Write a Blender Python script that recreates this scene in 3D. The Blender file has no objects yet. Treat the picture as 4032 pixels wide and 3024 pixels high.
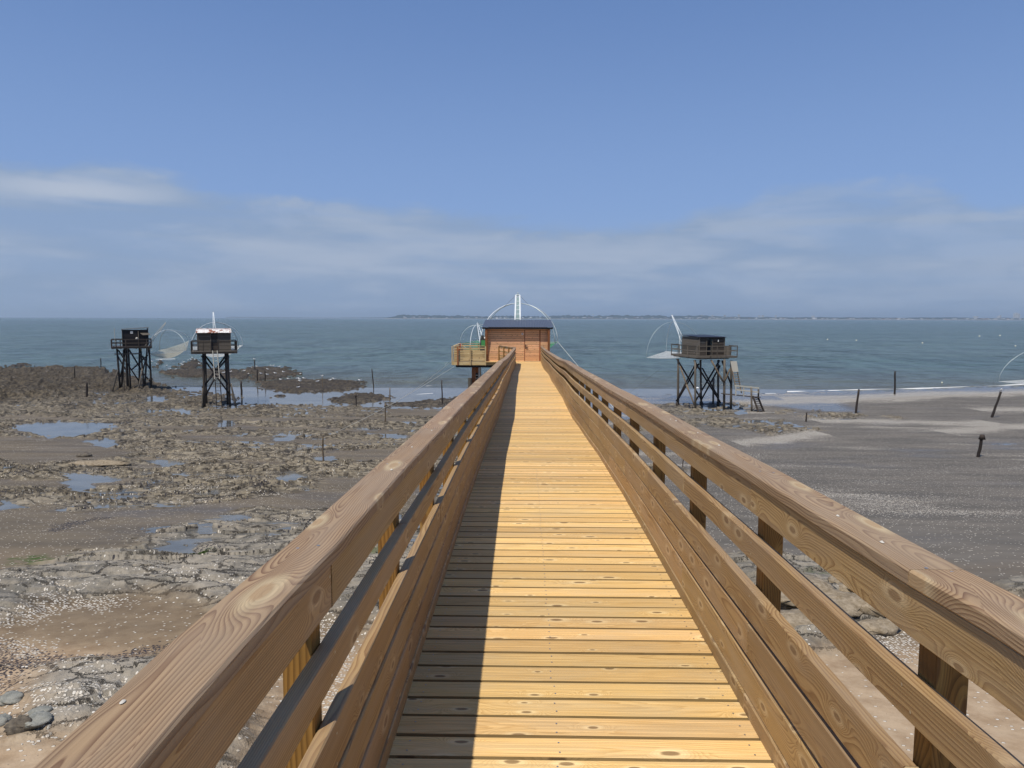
import bpy, math, random
import numpy as np
from mathutils import Vector, Matrix

random.seed(7); RNG = np.random.RandomState(11)
scene = bpy.context.scene
R = math.radians

# ---------------------------------------------------------------- camera
F_PX, CX, CY = 2797.0, 2016.0, 1512.0            # measured on the 4032 x 3024 photograph
PITCH = math.atan((1512 - 1252.5) / F_PX); YAW = R(1.04); ROLL = R(0.13)
fw = Vector((-math.sin(YAW) * math.cos(PITCH), math.cos(YAW) * math.cos(PITCH), -math.sin(PITCH)))
rt = Vector((math.cos(YAW), math.sin(YAW), 0)); up = rt.cross(fw)
rt, up = rt * math.cos(ROLL) + up * math.sin(ROLL), up * math.cos(ROLL) - rt * math.sin(ROLL)
cam_data = bpy.data.cameras.new("camera"); cam = bpy.data.objects.new("camera", cam_data)
scene.collection.objects.link(cam)
cam.matrix_world = Matrix(((rt.x, up.x, -fw.x, 0), (rt.y, up.y, -fw.y, 0), (rt.z, up.z, -fw.z, 0), (0, 0, 0, 1)))
cam_data.sensor_width = 36.0; cam_data.lens = F_PX / 4032 * 36.0
cam_data.clip_start = 0.05; cam_data.clip_end = 60000
scene.camera = cam

def at(px, py, Y):
    """world point on the sight line of a photo pixel, at depth Y (metres ahead along the bridge)"""
    d = fw + rt * ((px - CX) / F_PX) - up * ((py - CY) / F_PX)
    return d * (Y / d.y)

# ---------------------------------------------------------------- light
SUN_DIR = Vector((0.30, 0.48, -1.0)).normalized()     # the way the light travels
SUN_ELEV = math.asin(-SUN_DIR.z)
sun_az = math.atan2(-SUN_DIR.x, -SUN_DIR.y)           # towards the sun, clockwise from +Y
sun_data = bpy.data.lights.new("sun", 'SUN'); sun_data.energy = 4.3; sun_data.angle = R(0.53)
sun_data.color = (1.0, 0.93, 0.82)
sun = bpy.data.objects.new("sun", sun_data); scene.collection.objects.link(sun)
sun.rotation_euler = SUN_DIR.to_track_quat('-Z', 'Y').to_euler()

SEA_Z = -9.1

# ---------------------------------------------------------------- node helper
class NT:
    def __init__(s, tree): s.t = tree; tree.nodes.clear()
    def n(s, kind, **kw):
        nd = s.t.nodes.new(kind)
        for k, v in kw.items():
            if k.startswith('i_'):
                key = k[2:]; key = int(key) if key.isdigit() else key.replace('_', ' ')
                s.put(nd.inputs[key], v)
            else: setattr(nd, k, v)
        return nd
    def put(s, sock, v):
        if isinstance(v, bpy.types.NodeSocket): s.t.links.new(v, sock)
        elif isinstance(v, bpy.types.Node): s.t.links.new(v.outputs[0], sock)
        else: sock.default_value = v
    def m(s, op, a, b=None, c=None, clamp=False):
        nd = s.t.nodes.new('ShaderNodeMath'); nd.operation = op; nd.use_clamp = clamp
        s.put(nd.inputs[0], a)
        if b is not None: s.put(nd.inputs[1], b)
        if c is not None: s.put(nd.inputs[2], c)
        return nd.outputs[0]
    def vm(s, op, a, b=None):
        nd = s.t.nodes.new('ShaderNodeVectorMath'); nd.operation = op
        s.put(nd.inputs[0], a)
        if b is not None: s.put(nd.inputs[1], b)
        return nd.outputs['Value'] if op in ('LENGTH', 'DOT_PRODUCT', 'DISTANCE') else nd.outputs[0]
    def mix(s, f, a, b, blend='MIX'):
        nd = s.t.nodes.new('ShaderNodeMix'); nd.data_type = 'RGBA'; nd.blend_type = blend
        s.put(nd.inputs[0], f)
        for i, v in ((6, a), (7, b)):
            if isinstance(v, tuple) and len(v) == 3: v = v + (1,)
            s.put(nd.inputs[i], v)
        return nd.outputs[2]
    def ramp(s, f, pts, interp='LINEAR'):
        nd = s.t.nodes.new('ShaderNodeValToRGB'); cr = nd.color_ramp; cr.interpolation = interp
        while len(cr.elements) < len(pts): cr.elements.new(0.5)
        for e, (p, c) in zip(cr.elements, pts):
            e.position = p; e.color = (c, c, c, 1) if isinstance(c, (int, float)) else tuple(c) + (1,)
        s.put(nd.inputs[0], f); return nd.outputs[0]
    def step(s, v, a, b):
        nd = s.t.nodes.new('ShaderNodeMapRange'); nd.interpolation_type = 'SMOOTHSTEP'
        s.put(nd.inputs[0], v); nd.inputs[1].default_value = a; nd.inputs[2].default_value = b
        return nd.outputs[0]
    def noise(s, vec, scale=1.0, detail=3.0, rough=0.55, dist=0.0):
        nd = s.t.nodes.new('ShaderNodeTexNoise'); s.put(nd.inputs['Vector'], vec)
        nd.inputs['Scale'].default_value = scale; nd.inputs['Detail'].default_value = detail
        nd.inputs['Roughness'].default_value = rough; nd.inputs['Distortion'].default_value = dist
        return nd.outputs[0]
    def voro(s, vec, scale=1.0, feature='F1', rnd=1.0, dims='3D'):
        nd = s.t.nodes.new('ShaderNodeTexVoronoi'); nd.feature = feature; nd.voronoi_dimensions = dims
        s.put(nd.inputs['Vector'], vec); nd.inputs['Scale'].default_value = scale
        nd.inputs['Randomness'].default_value = rnd
        return nd

# ---------------------------------------------------------------- sky
world = bpy.data.worlds.new("World"); scene.world = world; world.use_nodes = True
w = NT(world.node_tree)
sky = w.n('ShaderNodeTexSky', sky_type='NISHITA', sun_disc=False, sun_elevation=SUN_ELEV, sun_rotation=sun_az,
          altitude=0.0, air_density=1.0, dust_density=0.4, ozone_density=2.0)
dirv = w.n('ShaderNodeTexCoord').outputs['Generated']
sep = w.n('ShaderNodeSeparateXYZ', i_0=dirv)
elev = w.m('MULTIPLY', w.m('ARCSINE', sep.outputs[2]), 57.2958)                       # degrees
azim = w.m('MULTIPLY', w.m('ARCTAN2', sep.outputs[0], sep.outputs[1]), 57.2958)
# top edge of the cloud bank, degrees above the horizon, along the azimuth
t_az = w.m('DIVIDE', w.m('ADD', azim, 40.0), 80.0)
top = w.m('MULTIPLY', w.ramp(t_az, [(0.0, 0.70), (0.10, 0.71), (0.275, 0.60), (0.45, 0.58), (0.575, 0.48), (0.625, 0.50), (0.70, 0.60), (0.74, 0.67), (0.86, 0.61), (0.906, 0.53), (0.95, 0.56), (1.0, 0.56)], 'EASE'), 15.0)
cv = w.n('ShaderNodeCombineXYZ', i_0=w.m('MULTIPLY', azim, 0.11), i_1=w.m('MULTIPLY', elev, 0.36), i_2=3.7)
cn1 = w.noise(cv, 1.0, 6, 0.58, 0.25)
cv2 = w.n('ShaderNodeCombineXYZ', i_0=w.m('MULTIPLY', azim, 0.050), i_1=w.m('MULTIPLY', w.m('ADD', elev, w.m('MULTIPLY', azim, 0.03)), 0.48), i_2=9.1)
cn2 = w.noise(cv2, 1.0, 5, 0.5, 0.3)
cv3 = w.n('ShaderNodeCombineXYZ', i_0=w.m('MULTIPLY', azim, 0.055), i_1=w.m('MULTIPLY', elev, 0.26), i_2=5.4)
cn3 = w.noise(cv3, 1.0, 4, 0.5, 0.2)
edge = w.m('SUBTRACT', w.m('ADD', top, w.m('MULTIPLY', w.m('SUBTRACT', cn1, 0.5), 5.0)), elev)
bank = w.step(edge, -0.2, 1.3)
thick = w.step(w.m('ADD', w.m('MULTIPLY', cn2, 0.7), w.m('MULTIPLY', cn3, 0.3)), 0.36, 0.56)
puff = None
for (a0, e0, sa_, se_, am) in ((-32, 8.5, 6.5, 1.2, 1.0), (-12, 7.6, 5, 0.8, 0.6), (18.5, 8.7, 3.6, 1.3, 1.15), (25, 8.4, 3.4, 1.2, 1.0), (35, 7.2, 4.5, 1.2, 1.1), (-31, 4.3, 7, 0.6, 0.7), (-13, 3.7, 9, 0.5, 0.8), (2, 2.6, 10, 0.35, 0.6), (30, 4.2, 7, 0.5, 0.4)):
    da = w.m('DIVIDE', w.m('SUBTRACT', azim, a0), sa_); de = w.m('DIVIDE', w.m('SUBTRACT', elev, e0), se_)
    g_ = w.m('MULTIPLY', w.m('POWER', 2.718, w.m('MULTIPLY', w.m('ADD', w.m('MULTIPLY', da, da), w.m('MULTIPLY', de, de)), -1.0)), am)
    puff = g_ if puff is None else w.m('MAXIMUM', puff, g_)
puff = w.m('MULTIPLY', puff, w.step(w.m('ADD', w.m('MULTIPLY', cn1, 0.5), w.m('MULTIPLY', cn2, 0.5)), 0.38, 0.58))
mask = w.m('MULTIPLY', bank, w.m('MULTIPLY_ADD', thick, 0.34, 0.62))
hazeband = w.step(elev, 9.0, -0.5)
grad = w.mix(w.step(elev, 7.0, 28.0), (2.20, 3.55, 6.7), (1.22, 2.32, 5.15))
sky_t = w.mix(0.80, sky.outputs[0], grad)
bright = w.m('MAXIMUM', w.m('MAXIMUM', w.m('MULTIPLY', puff, 0.85), w.m('MULTIPLY', 0.38, w.step(cn1, 0.42, 0.66))), w.m('MULTIPLY', 0.55, w.m('MULTIPLY', w.step(w.m('ADD', w.m('MULTIPLY', cn2, 0.35), w.m('MULTIPLY', cn3, 0.65)), 0.46, 0.63), w.step(edge, 0.3, 2.2))))
cloudcol = w.mix(bright, (2.65, 3.62, 5.3), (4.9, 5.5, 6.6))
c1 = w.mix(w.m('MULTIPLY', hazeband, 0.85), sky_t, (3.1, 4.1, 5.75))
c2 = w.mix(mask, c1, cloudcol)
bg = w.n('ShaderNodeBackground', i_0=c2, i_1=0.10)
w.t.links.new(bg.outputs[0], w.n('ShaderNodeOutputWorld').inputs[0])

vs = scene.view_settings; vs.view_transform = 'Standard'; vs.look = 'None'; vs.gamma = 1.0; vs.exposure = 0.0
vs.use_curve_mapping = False
scene.render.engine = 'CYCLES'
scene.cycles.max_bounces = 6; scene.cycles.diffuse_bounces = 3; scene.cycles.glossy_bounces = 3
scene.cycles.transparent_max_bounces = 12; scene.cycles.use_denoising = True

# ---------------------------------------------------------------- materials
def new_mat(name):
    m = bpy.data.materials.new(name); m.use_nodes = True
    return m, NT(m.node_tree)

def finish(nt, col, rough=0.7, spec=0.3, bump=None, bdist=0.01, bstr=1.0, metal=0.0, alpha=None):
    b = nt.n('ShaderNodeBsdfPrincipled')
    nt.put(b.inputs['Base Color'], col + (1,) if isinstance(col, tuple) and len(col) == 3 else col)
    nt.put(b.inputs['Roughness'], rough); nt.put(b.inputs['Specular IOR Level'], spec)
    nt.put(b.inputs['Metallic'], metal)
    if alpha is not None: nt.put(b.inputs['Alpha'], alpha)
    if bump is not None:
        bn = nt.n('ShaderNodeBump', i_Height=bump); bn.inputs['Distance'].default_value = bdist
        bn.inputs['Strength'].default_value = bstr
        nt.put(b.inputs['Normal'], bn.outputs[0])
    nt.t.links.new(b.outputs[0], nt.n('ShaderNodeOutputMaterial').inputs[0])
    return b

def wood_mat(name, light, dark, knot, halo, rings=95.0, ring_mix=0.75, knots=1.0, vary=0.22, weather=None, spec=0.25, kden=(2.0, 6.5, 6.5), wide=1, gate=0.38, bend=0.07, knot_dark=0.8, sheen=0.0):
    """solid wood: growth rings about a pith, bent round knots, per-board tint"""
    m, n = new_mat(name)
    P = n.n('ShaderNodeAttribute', attribute_name='wuv').outputs['Vector']
    tint = n.n('ShaderNodeAttribute', attribute_name='tint').outputs['Fac']
    warp = n.n('ShaderNodeTexNoise'); n.put(warp.inputs['Vector'], n.vm('MULTIPLY', P, (1.1, 5.0, 5.0)))
    warp.inputs['Scale'].default_value = 1.0; warp.inputs['Detail'].default_value = 2.0
    wv = n.vm('MULTIPLY', n.vm('SUBTRACT', warp.outputs['Color'], (0.5, 0.5, 0.5)), (0.0, bend, bend))
    Q = n.vm('MULTIPLY', n.vm('ADD', P, wv), (0.035, 1.0, 1.0))
    # pith of every board sits at the origin of a 10 m lattice of the attribute space
    q = n.n('ShaderNodeSeparateXYZ', i_0=Q)
    ay = n.m('SUBTRACT', n.m('FLOORED_MODULO', q.outputs[1], 2.0), 1.0)
    az = n.m('SUBTRACT', n.m('FLOORED_MODULO', q.outputs[2], 2.0), 1.0)
    r = n.m('SQRT', n.m('ADD', n.m('MULTIPLY', ay, ay), n.m('MULTIPLY', az, az)))
    pw_ = n.n('ShaderNodeSeparateXYZ', i_0=n.vm('ADD', P, n.vm('MULTIPLY', wv, (0.3, 0.3, 0.3))))
    vk = n.voro(n.n('ShaderNodeCombineXYZ', i_0=n.m('MULTIPLY', pw_.outputs[0], kden[0]), i_1=n.m('MULTIPLY', pw_.outputs[wide], kden[1])), 1.0, dims='2D')
    kc = n.n('ShaderNodeSeparateColor', i_0=vk.outputs['Color'])
    dk = n.m('ADD', n.m('DIVIDE', vk.outputs['Distance'], n.m('MULTIPLY_ADD', kc.outputs[1], 0.75, 0.45)), n.m('MULTIPLY', n.m('LESS_THAN', kc.outputs[0], gate), 3.0))
    kb = n.m('POWER', 2.718, n.m('MULTIPLY', n.m('MULTIPLY', dk, dk), -11.0))
    Fv = n.m('ADD', n.m('MULTIPLY', r, rings), n.m('MULTIPLY', kb, 6.5 * knots))
    fr = n.m('FRACT', Fv)
    late = n.ramp(fr, [(0.0, 0.05), (0.35, 0.0), (0.80, 0.75), (0.93, 1.0), (1.0, 0.1)])
    fine = n.noise(n.vm('MULTIPLY', P, (3.0, 240.0, 240.0)), 1.0, 2)
    blot = n.noise(n.vm('MULTIPLY', P, (2.2, 9.0, 9.0)), 1.0, 3)
    col = n.mix(n.m('MULTIPLY', late, ring_mix), light, dark)
    col = n.mix(n.m('MULTIPLY', n.m('SUBTRACT', blot, 0.35, clamp=True), 0.9), col, n.mix(0.6, col, dark))
    if weather:
        ww = n.step(n.noise(n.vm('MULTIPLY', P, (1.4, 7.0, 7.0)), 1.3, 3), 0.40, 0.66)
        col = n.mix(n.m('MULTIPLY', ww, 0.55), col, weather)
    halo_f = n.m('MULTIPLY', n.step(n.m('ADD', dk, n.m('MULTIPLY', n.m('SUBTRACT', blot, 0.5), 0.25)), 0.29, 0.12), 0.48 * min(knots, 1.0))
    col = n.mix(halo_f, col, halo)
    kf = n.m('MULTIPLY', n.step(n.m('ADD', dk, n.m('MULTIPLY', fine, 0.04)), 0.16, 0.10), knot_dark)
    col = n.mix(kf, col, knot)
    streak = n.noise(n.vm('MULTIPLY', P, (1.2, 45.0, 45.0)), 1.0, 3)
    val = n.m('MULTIPLY', n.m('ADD', n.m('MULTIPLY', n.m('SUBTRACT', tint, 0.5), 2 * vary), 1.0),
              n.m('ADD', n.m('ADD', n.m('MULTIPLY', fine, 0.30), n.m('MULTIPLY', streak, 0.40)), 0.65))
    hsv = n.n('ShaderNodeHueSaturation', i_Color=col, i_Value=val)
    n.put(hsv.inputs['Hue'], n.m('ADD', 0.5, n.m('MULTIPLY', n.m('SUBTRACT', n.m('FRACT', n.m('MULTIPLY', tint, 7.31)), 0.5), 0.007)))
    hgt = n.m('ADD', n.m('MULTIPLY', late, -0.35), fine)
    finish(n, hsv.outputs[0], 0.62, spec, hgt, 0.0012, 0.7)
    return m

M = {}
M['cap'] = wood_mat('weathered_cap_wood', (0.370, 0.250, 0.142), (0.125, 0.060, 0.032), (0.33, 0.20, 0.10), (0.62, 0.50, 0.30), 125, 0.85, 1.7, 0.10, (0.315, 0.232, 0.155), kden=(1.9, 6.5, 6.5), gate=0.12, bend=0.095, knot_dark=0.6)
M['board'] = wood_mat('treated_pine', (0.435, 0.288, 0.130), (0.165, 0.080, 0.030), (0.20, 0.12, 0.06), (0.60, 0.46, 0.27), 130, 0.70, 1.3, 0.16, (0.36, 0.26, 0.16), kden=(2.9, 7.0, 7.5), wide=2)
M['post'] = wood_mat('honey_post_wood', (0.29, 0.150, 0.036), (0.10, 0.045, 0.010), (0.13, 0.06, 0.02), (0.5, 0.32, 0.1), 95, 0.8, 0.8, 0.12)
M['deck'] = wood_mat('yellow_deck_pine', (0.73, 0.485, 0.200), (0.47, 0.27, 0.085), (0.17, 0.09, 0.035), (0.84, 0.65, 0.35), 95, 0.62, 1.3, 0.19, (0.58, 0.42, 0.22), kden=(3.4, 9.0, 10.0), gate=0.52)
M['deck_edge'] = wood_mat('shaded_plank_edge', (0.30, 0.205, 0.09), (0.20, 0.13, 0.05), (0.1, 0.06, 0.03), (0.3, 0.2, 0.1), 90, 0.5, 0.6, 0.15)  # shade of the plank gaps put into the colour of the sides
M['cabin'] = wood_mat('orange_cabin_siding', (0.80, 0.47, 0.255), (0.48, 0.23, 0.10), (0.14, 0.05, 0.02), (0.62, 0.38, 0.2), 60, 0.55, 1.0, 0.16, (0.60, 0.35, 0.2), kden=(3.2, 8.0, 8.0))
M['cabintrim'] = wood_mat('red_brown_trim', (0.30, 0.115, 0.045), (0.17, 0.06, 0.025), (0.1, 0.03, 0.015), (0.36, 0.16, 0.07), 60, 0.5, 0.7, 0.1)
M['terrace'] = wood_mat('greenish_pine', (0.50, 0.36, 0.18), (0.28, 0.19, 0.08), (0.16, 0.09, 0.04), (0.6, 0.48, 0.26), 60, 0.5, 1.0, 0.18, (0.50, 0.42, 0.25), kden=(3, 8, 8))
M['tarred'] = wood_mat('tarred_black_wood', (0.020, 0.016, 0.016), (0.010, 0.008, 0.009), (0.01, 0.01, 0.01), (0.03, 0.025, 0.024), 60, 0.5, 0.4, 0.45)
M['greywood'] = wood_mat('grey_weathered_wood', (0.135, 0.115, 0.09), (0.055, 0.046, 0.038), (0.03, 0.025, 0.02), (0.17, 0.15, 0.12), 60, 0.6, 0.5, 0.4)
M['darkwood'] = wood_mat('dark_weathered_wood', (0.060, 0.048, 0.038), (0.026, 0.020, 0.017), (0.02, 0.015, 0.012), (0.09, 0.075, 0.06), 60, 0.6, 0.5, 0.5)
M['stakewood'] = wood_mat('wet_stake_wood', (0.045, 0.034, 0.027), (0.018, 0.014, 0.012), (0.01, 0.01, 0.01), (0.07, 0.055, 0.04), 60, 0.6, 0.5, 0.5)
M['palestake'] = wood_mat('bleached_stake_wood', (0.20, 0.155, 0.105), (0.09, 0.065, 0.045), (0.04, 0.03, 0.02), (0.24, 0.2, 0.14), 60, 0.6, 0.5, 0.3)
M['palewood'] = wood_mat('pale_painted_wood', (0.46, 0.44, 0.38), (0.28, 0.26, 0.21), (0.2, 0.18, 0.15), (0.5, 0.48, 0.42), 60, 0.4, 0.4, 0.15)

def flat(name, col, rough=0.6, spec=0.3, metal=0.0, var=0.12, scale=6.0):
    m, n = new_mat(name)
    P = n.n('ShaderNodeNewGeometry').outputs['Position']
    nz = n.noise(P, scale, 4)
    c = n.mix(n.m('MULTIPLY', n.m('SUBTRACT', nz, 0.3, clamp=True), 1.0), col, tuple(max(0, x * (1 - 3 * var)) for x in col))
    finish(n, c, rough, spec, None, metal=metal); return m
M['roof'] = flat('slate_blue_corrugated', (0.080, 0.090, 0.120), 0.42, 0.5, 0.0, 0.04)
M['black'] = flat('black_paint', (0.012, 0.011, 0.011), 0.5)
M['white_metal'] = flat('white_tube', (0.72, 0.76, 0.76), 0.35, 0.5, 0.0, 0.05, 2.0)
M['galv'] = flat('galvanised_steel', (0.50, 0.56, 0.56), 0.38, 0.5, 0.35, 0.06, 3.0)
M['dark_metal'] = flat('dark_metal', (0.05, 0.055, 0.055), 0.5, 0.5, 0.3)
M['white'] = flat('white_enamel', (0.75, 0.75, 0.72), 0.4, 0.4, 0, 0.03)
M['navy_roof'] = flat('dark_blue_felt', (0.020, 0.024, 0.040), 0.55, 0.4, 0, 0.12)
M['orange'] = flat('orange_red_plastic', (0.72, 0.08, 0.03), 0.45, 0.4, 0, 0.06)
M['green_cloth'] = flat('green_tarpaulin', (0.05, 0.26, 0.09), 0.6, 0.3, 0, 0.1)
M['rope'] = flat('pale_rope', (0.55, 0.56, 0.52), 0.8)
M['darkrope'] = flat('dark_rope', (0.10, 0.095, 0.085), 0.8)
M['screw'] = flat('zinc_screw', (0.45, 0.44, 0.42), 0.35, 0.5, 0.7)
M['gull_white'] = flat('gull_white', (0.78, 0.78, 0.76), 0.7)
M['gull_grey'] = flat('gull_grey', (0.30, 0.32, 0.35), 0.7)
M['bill'] = flat('bill_yellow', (0.6, 0.38, 0.05), 0.5)
M['shell_white'] = flat('shell_white', (0.60, 0.56, 0.48), 0.6, 0.3, 0, 0.08, 30)
M['shell_cream'] = flat('shell_cream', (0.44, 0.35, 0.25), 0.6, 0.3, 0, 0.1, 30)
M['mussel'] = flat('mussel_blue', (0.035, 0.038, 0.065), 0.4, 0.5, 0, 0.1, 30)
M['foam'] = flat('sea_foam', (0.80, 0.81, 0.78), 0.85, 0.2, 0, 0.08, 3)
M['buoy'] = flat('pale_buoy', (0.78, 0.76, 0.56), 0.4)

def rust_mat():
    m, n = new_mat('rusty_white_sheet')
    P = n.n('ShaderNodeNewGeometry').outputs['Position']
    a = n.noise(n.vm('MULTIPLY', P, (1.6, 1.0, 0.5)), 1.8, 5)
    finish(n, n.mix(n.step(a, 0.46, 0.56), (0.72, 0.70, 0.66), (0.26, 0.10, 0.055)), 0.6, 0.3); return m
M['rust'] = rust_mat()

def net_mat(name, col, cell, dens):
    m, n = new_mat(name)
    P = n.n('ShaderNodeAttribute', attribute_name='wuv').outputs['Vector']
    s = n.n('ShaderNodeSeparateXYZ', i_0=n.vm('MULTIPLY', P, (1 / cell, 1 / cell, 1)))
    a = n.m('ABSOLUTE', n.m('SUBTRACT', n.m('FRACT', s.outputs[0]), 0.5))
    b = n.m('ABSOLUTE', n.m('SUBTRACT', n.m('FRACT', s.outputs[1]), 0.5))
    g = n.m('GREATER_THAN', n.m('MAXIMUM', a, b), 0.5 - dens)
    bs = n.n('ShaderNodeBsdfDiffuse', i_Color=col + (1,)); tl = n.n('ShaderNodeBsdfTranslucent', i_Color=col + (1,))
    ms = n.n('ShaderNodeMixShader', i_0=0.45, i_1=bs, i_2=tl); tr = n.n('ShaderNodeBsdfTransparent')
    out = n.n('ShaderNodeMixShader', i_0=g, i_1=tr, i_2=ms)
    n.t.links.new(out.outputs[0], n.n('ShaderNodeOutputMaterial').inputs[0]); return m
M['net_white'] = net_mat('white_net', (0.80, 0.82, 0.80), 0.06, 0.17)
M['net_beige'] = net_mat('beige_net', (0.62, 0.58, 0.46), 0.06, 0.12)
M['net_pale'] = net_mat('pale_green_mesh', (0.42, 0.55, 0.48), 0.05, 0.2)
M['net_green'] = net_mat('green_net', (0.10, 0.42, 0.16), 0.05, 0.11)

# ---------------------------------------------------------------- mesh builder
col_main = scene.collection
class MB:
    def __init__(s): s.v = []; s.f = []; s.uv = []; s.mi = []; s.ti = []
    def quadmesh(s, verts, faces, uvs, mi=0, tint=0.5):
        o = len(s.v); s.v += [tuple(x) for x in verts]
        for f in faces:
            s.f.append(tuple(i + o for i in f)); s.uv += [uvs[i] for i in f]; s.mi.append(mi); s.ti += [tint] * len(f)
    def sweep(s, pts, sec, side, upv, mi=0, caps=True, tint=None, bent=True):
        """sweep a closed section [(a,b)..] along pts; side/upv fixed axes"""
        tint = random.random() if tint is None else tint
        ou = random.uniform(0, 40)
        pa = 2 * random.randint(0, 20) + 1 + random.choice((-1, 1)) * random.uniform(0.02, 0.10); pb = 2 * random.randint(0, 20) + 1 + random.choice((-1, 1)) * random.uniform(0.03, 0.10)
        n = len(sec); V = []; U = []; L = 0
        for k, p in enumerate(pts):
            p = Vector(p)
            if k: L += (p - Vector(pts[k - 1])).length
            for a, b in sec:
                V.append(p + side * a + upv * b); U.append((ou + L, pa + a, pb + b))
        Fc = []
        for k in range(len(pts) - 1):
            for i in range(n):
                j = (i + 1) % n
                Fc.append((k * n + i, k * n + j, (k + 1) * n + j, (k + 1) * n + i))
        if caps:
            Fc.append(tuple(range(n))[::-1]); e = (len(pts) - 1) * n; Fc.append(tuple(range(e, e + n)))
        s.quadmesh(V, Fc, U, mi, tint)
    def beam(s, p0, p1, a, b, upv=None, mi=0, ch=0.004, tint=None):
        p0, p1 = Vector(p0), Vector(p1); d = (p1 - p0).normalized()
        if upv is None: upv = Vector((0, 0, 1)) if abs(d.z) < 0.9 else Vector((0, 1, 0))
        side = d.cross(Vector(upv)).normalized(); u2 = side.cross(d).normalized()
        s.sweep([p0, p1], rect(a, b, ch), side, u2, mi, True, tint)
    def tube(s, pts, r, mi=0, n=8, r1=None, tint=None, jitter=0.0):
        tint = random.random() if tint is None else tint
        pts = [Vector(p) for p in pts]; N = len(pts); V = []; U = []; L = 0
        ou = random.uniform(0, 40); prev = None
        for k, p in enumerate(pts):
            t = (pts[min(k + 1, N - 1)] - pts[max(k - 1, 0)]).normalized()
            if prev is None: prev = Vector((1, 0, 0)) if abs(t.x) < 0.8 else Vector((0, 1, 0))
            a = (prev - t * prev.dot(t)).normalized(); b = t.cross(a); prev = a
            if k: L += (p - pts[k - 1]).length
            rr = r if r1 is None else r + (r1 - r) * k / max(1, N - 1)
            for i in range(n):
                th = 2 * math.pi * i / n; q = rr * (1 + random.uniform(-jitter, jitter))
                V.append(p + a * (q * math.cos(th)) + b * (q * math.sin(th)))
                U.append((ou + L, 1.05 + rr * math.cos(th), 1.05 + rr * math.sin(th)))
        Fc = [(k * n + i, k * n + (i + 1) % n, (k + 1) * n + (i + 1) % n, (k + 1) * n + i) for k in range(N - 1) for i in range(n)]
        Fc.append(tuple(range(n))[::-1]); Fc.append(tuple(range((N - 1) * n, N * n)))
        s.quadmesh(V, Fc, U, mi, tint)
    def box(s, c, size, rot=0.0, mi=0, tint=None):
        c = Vector(c); sx, sy, sz = size; ca, sa = math.cos(rot), math.sin(rot)
        X = Vector((ca, sa, 0)); Y = Vector((-sa, ca, 0)); Z = Vector((0, 0, 1))
        ax = sorted(((sx, X), (sy, Y), (sz, Z)), key=lambda t: -t[0])
        l, D = ax[0]; a, A = ax[1]; b, B = ax[2]
        s.sweep([c - D * l / 2, c + D * l / 2], rect(a, b, 0), A, B, mi, True, tint)
    def grid(s, P, mi=0, uvs=None, tint=0.5):
        """P[i][j] vectors -> quads"""
        a, b = len(P), len(P[0]); V = [P[i][j] for i in range(a) for j in range(b)]
        U = [uvs[i][j] for i in range(a) for j in range(b)] if uvs else [(v[0], v[1], v[2]) for v in V]
        s.quadmesh(V, [(i * b + j, i * b + j + 1, (i + 1) * b + j + 1, (i + 1) * b + j) for i in range(a - 1) for j in range(b - 1)], U, mi, tint)
    def build(s, name, mats, parent=None, smooth=False):
        me = bpy.data.meshes.new(name); me.from_pydata(s.v, [], s.f)
        if not isinstance(mats, (list, tuple)): mats = [mats]
        for m in mats: me.materials.append(m)
        me.polygons.foreach_set('material_index', s.mi)
        at_ = me.attributes.new('wuv', 'FLOAT_VECTOR', 'CORNER'); at_.data.foreach_set('vector', np.array(s.uv, dtype=np.float32).ravel())
        ti = me.attributes.new('tint', 'FLOAT', 'CORNER'); ti.data.foreach_set('value', np.array(s.ti, dtype=np.float32))
        if smooth: me.polygons.foreach_set('use_smooth', [True] * len(me.polygons))
        me.update()
        o = bpy.data.objects.new(name, me); col_main.objects.link(o)
        if parent is not None:
            o.parent = parent; o.matrix_parent_inverse = Matrix.Translation(parent.location).inverted()
        return o

def rect(a, b, ch=0.004):
    a, b = a / 2, b / 2
    if ch <= 0: return [(-a, -b), (a, -b), (a, b), (-a, b)]
    return [(-a + ch, -b), (a - ch, -b), (a, -b + ch), (a, b - ch), (a - ch, b), (-a + ch, b), (-a, b - ch), (-a, -b + ch)]

def thing(name, label, cat, loc=(0, 0, 0), group=None):
    o = bpy.data.objects.new(name, None); col_main.objects.link(o); o.location = loc; o.empty_display_size = 0.2
    return tag(o, label, cat, group)
def tag(o, label, cat, group=None):
    o['label'] = label; o['category'] = cat
    if group: o['group'] = group
    return o
def kind(o, k, label=None):
    o['kind'] = k
    if label: o['label'] = label
    return o
X_, Y_, Z_ = Vector((1, 0, 0)), Vector((0, 1, 0)), Vector((0, 0, 1))

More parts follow.
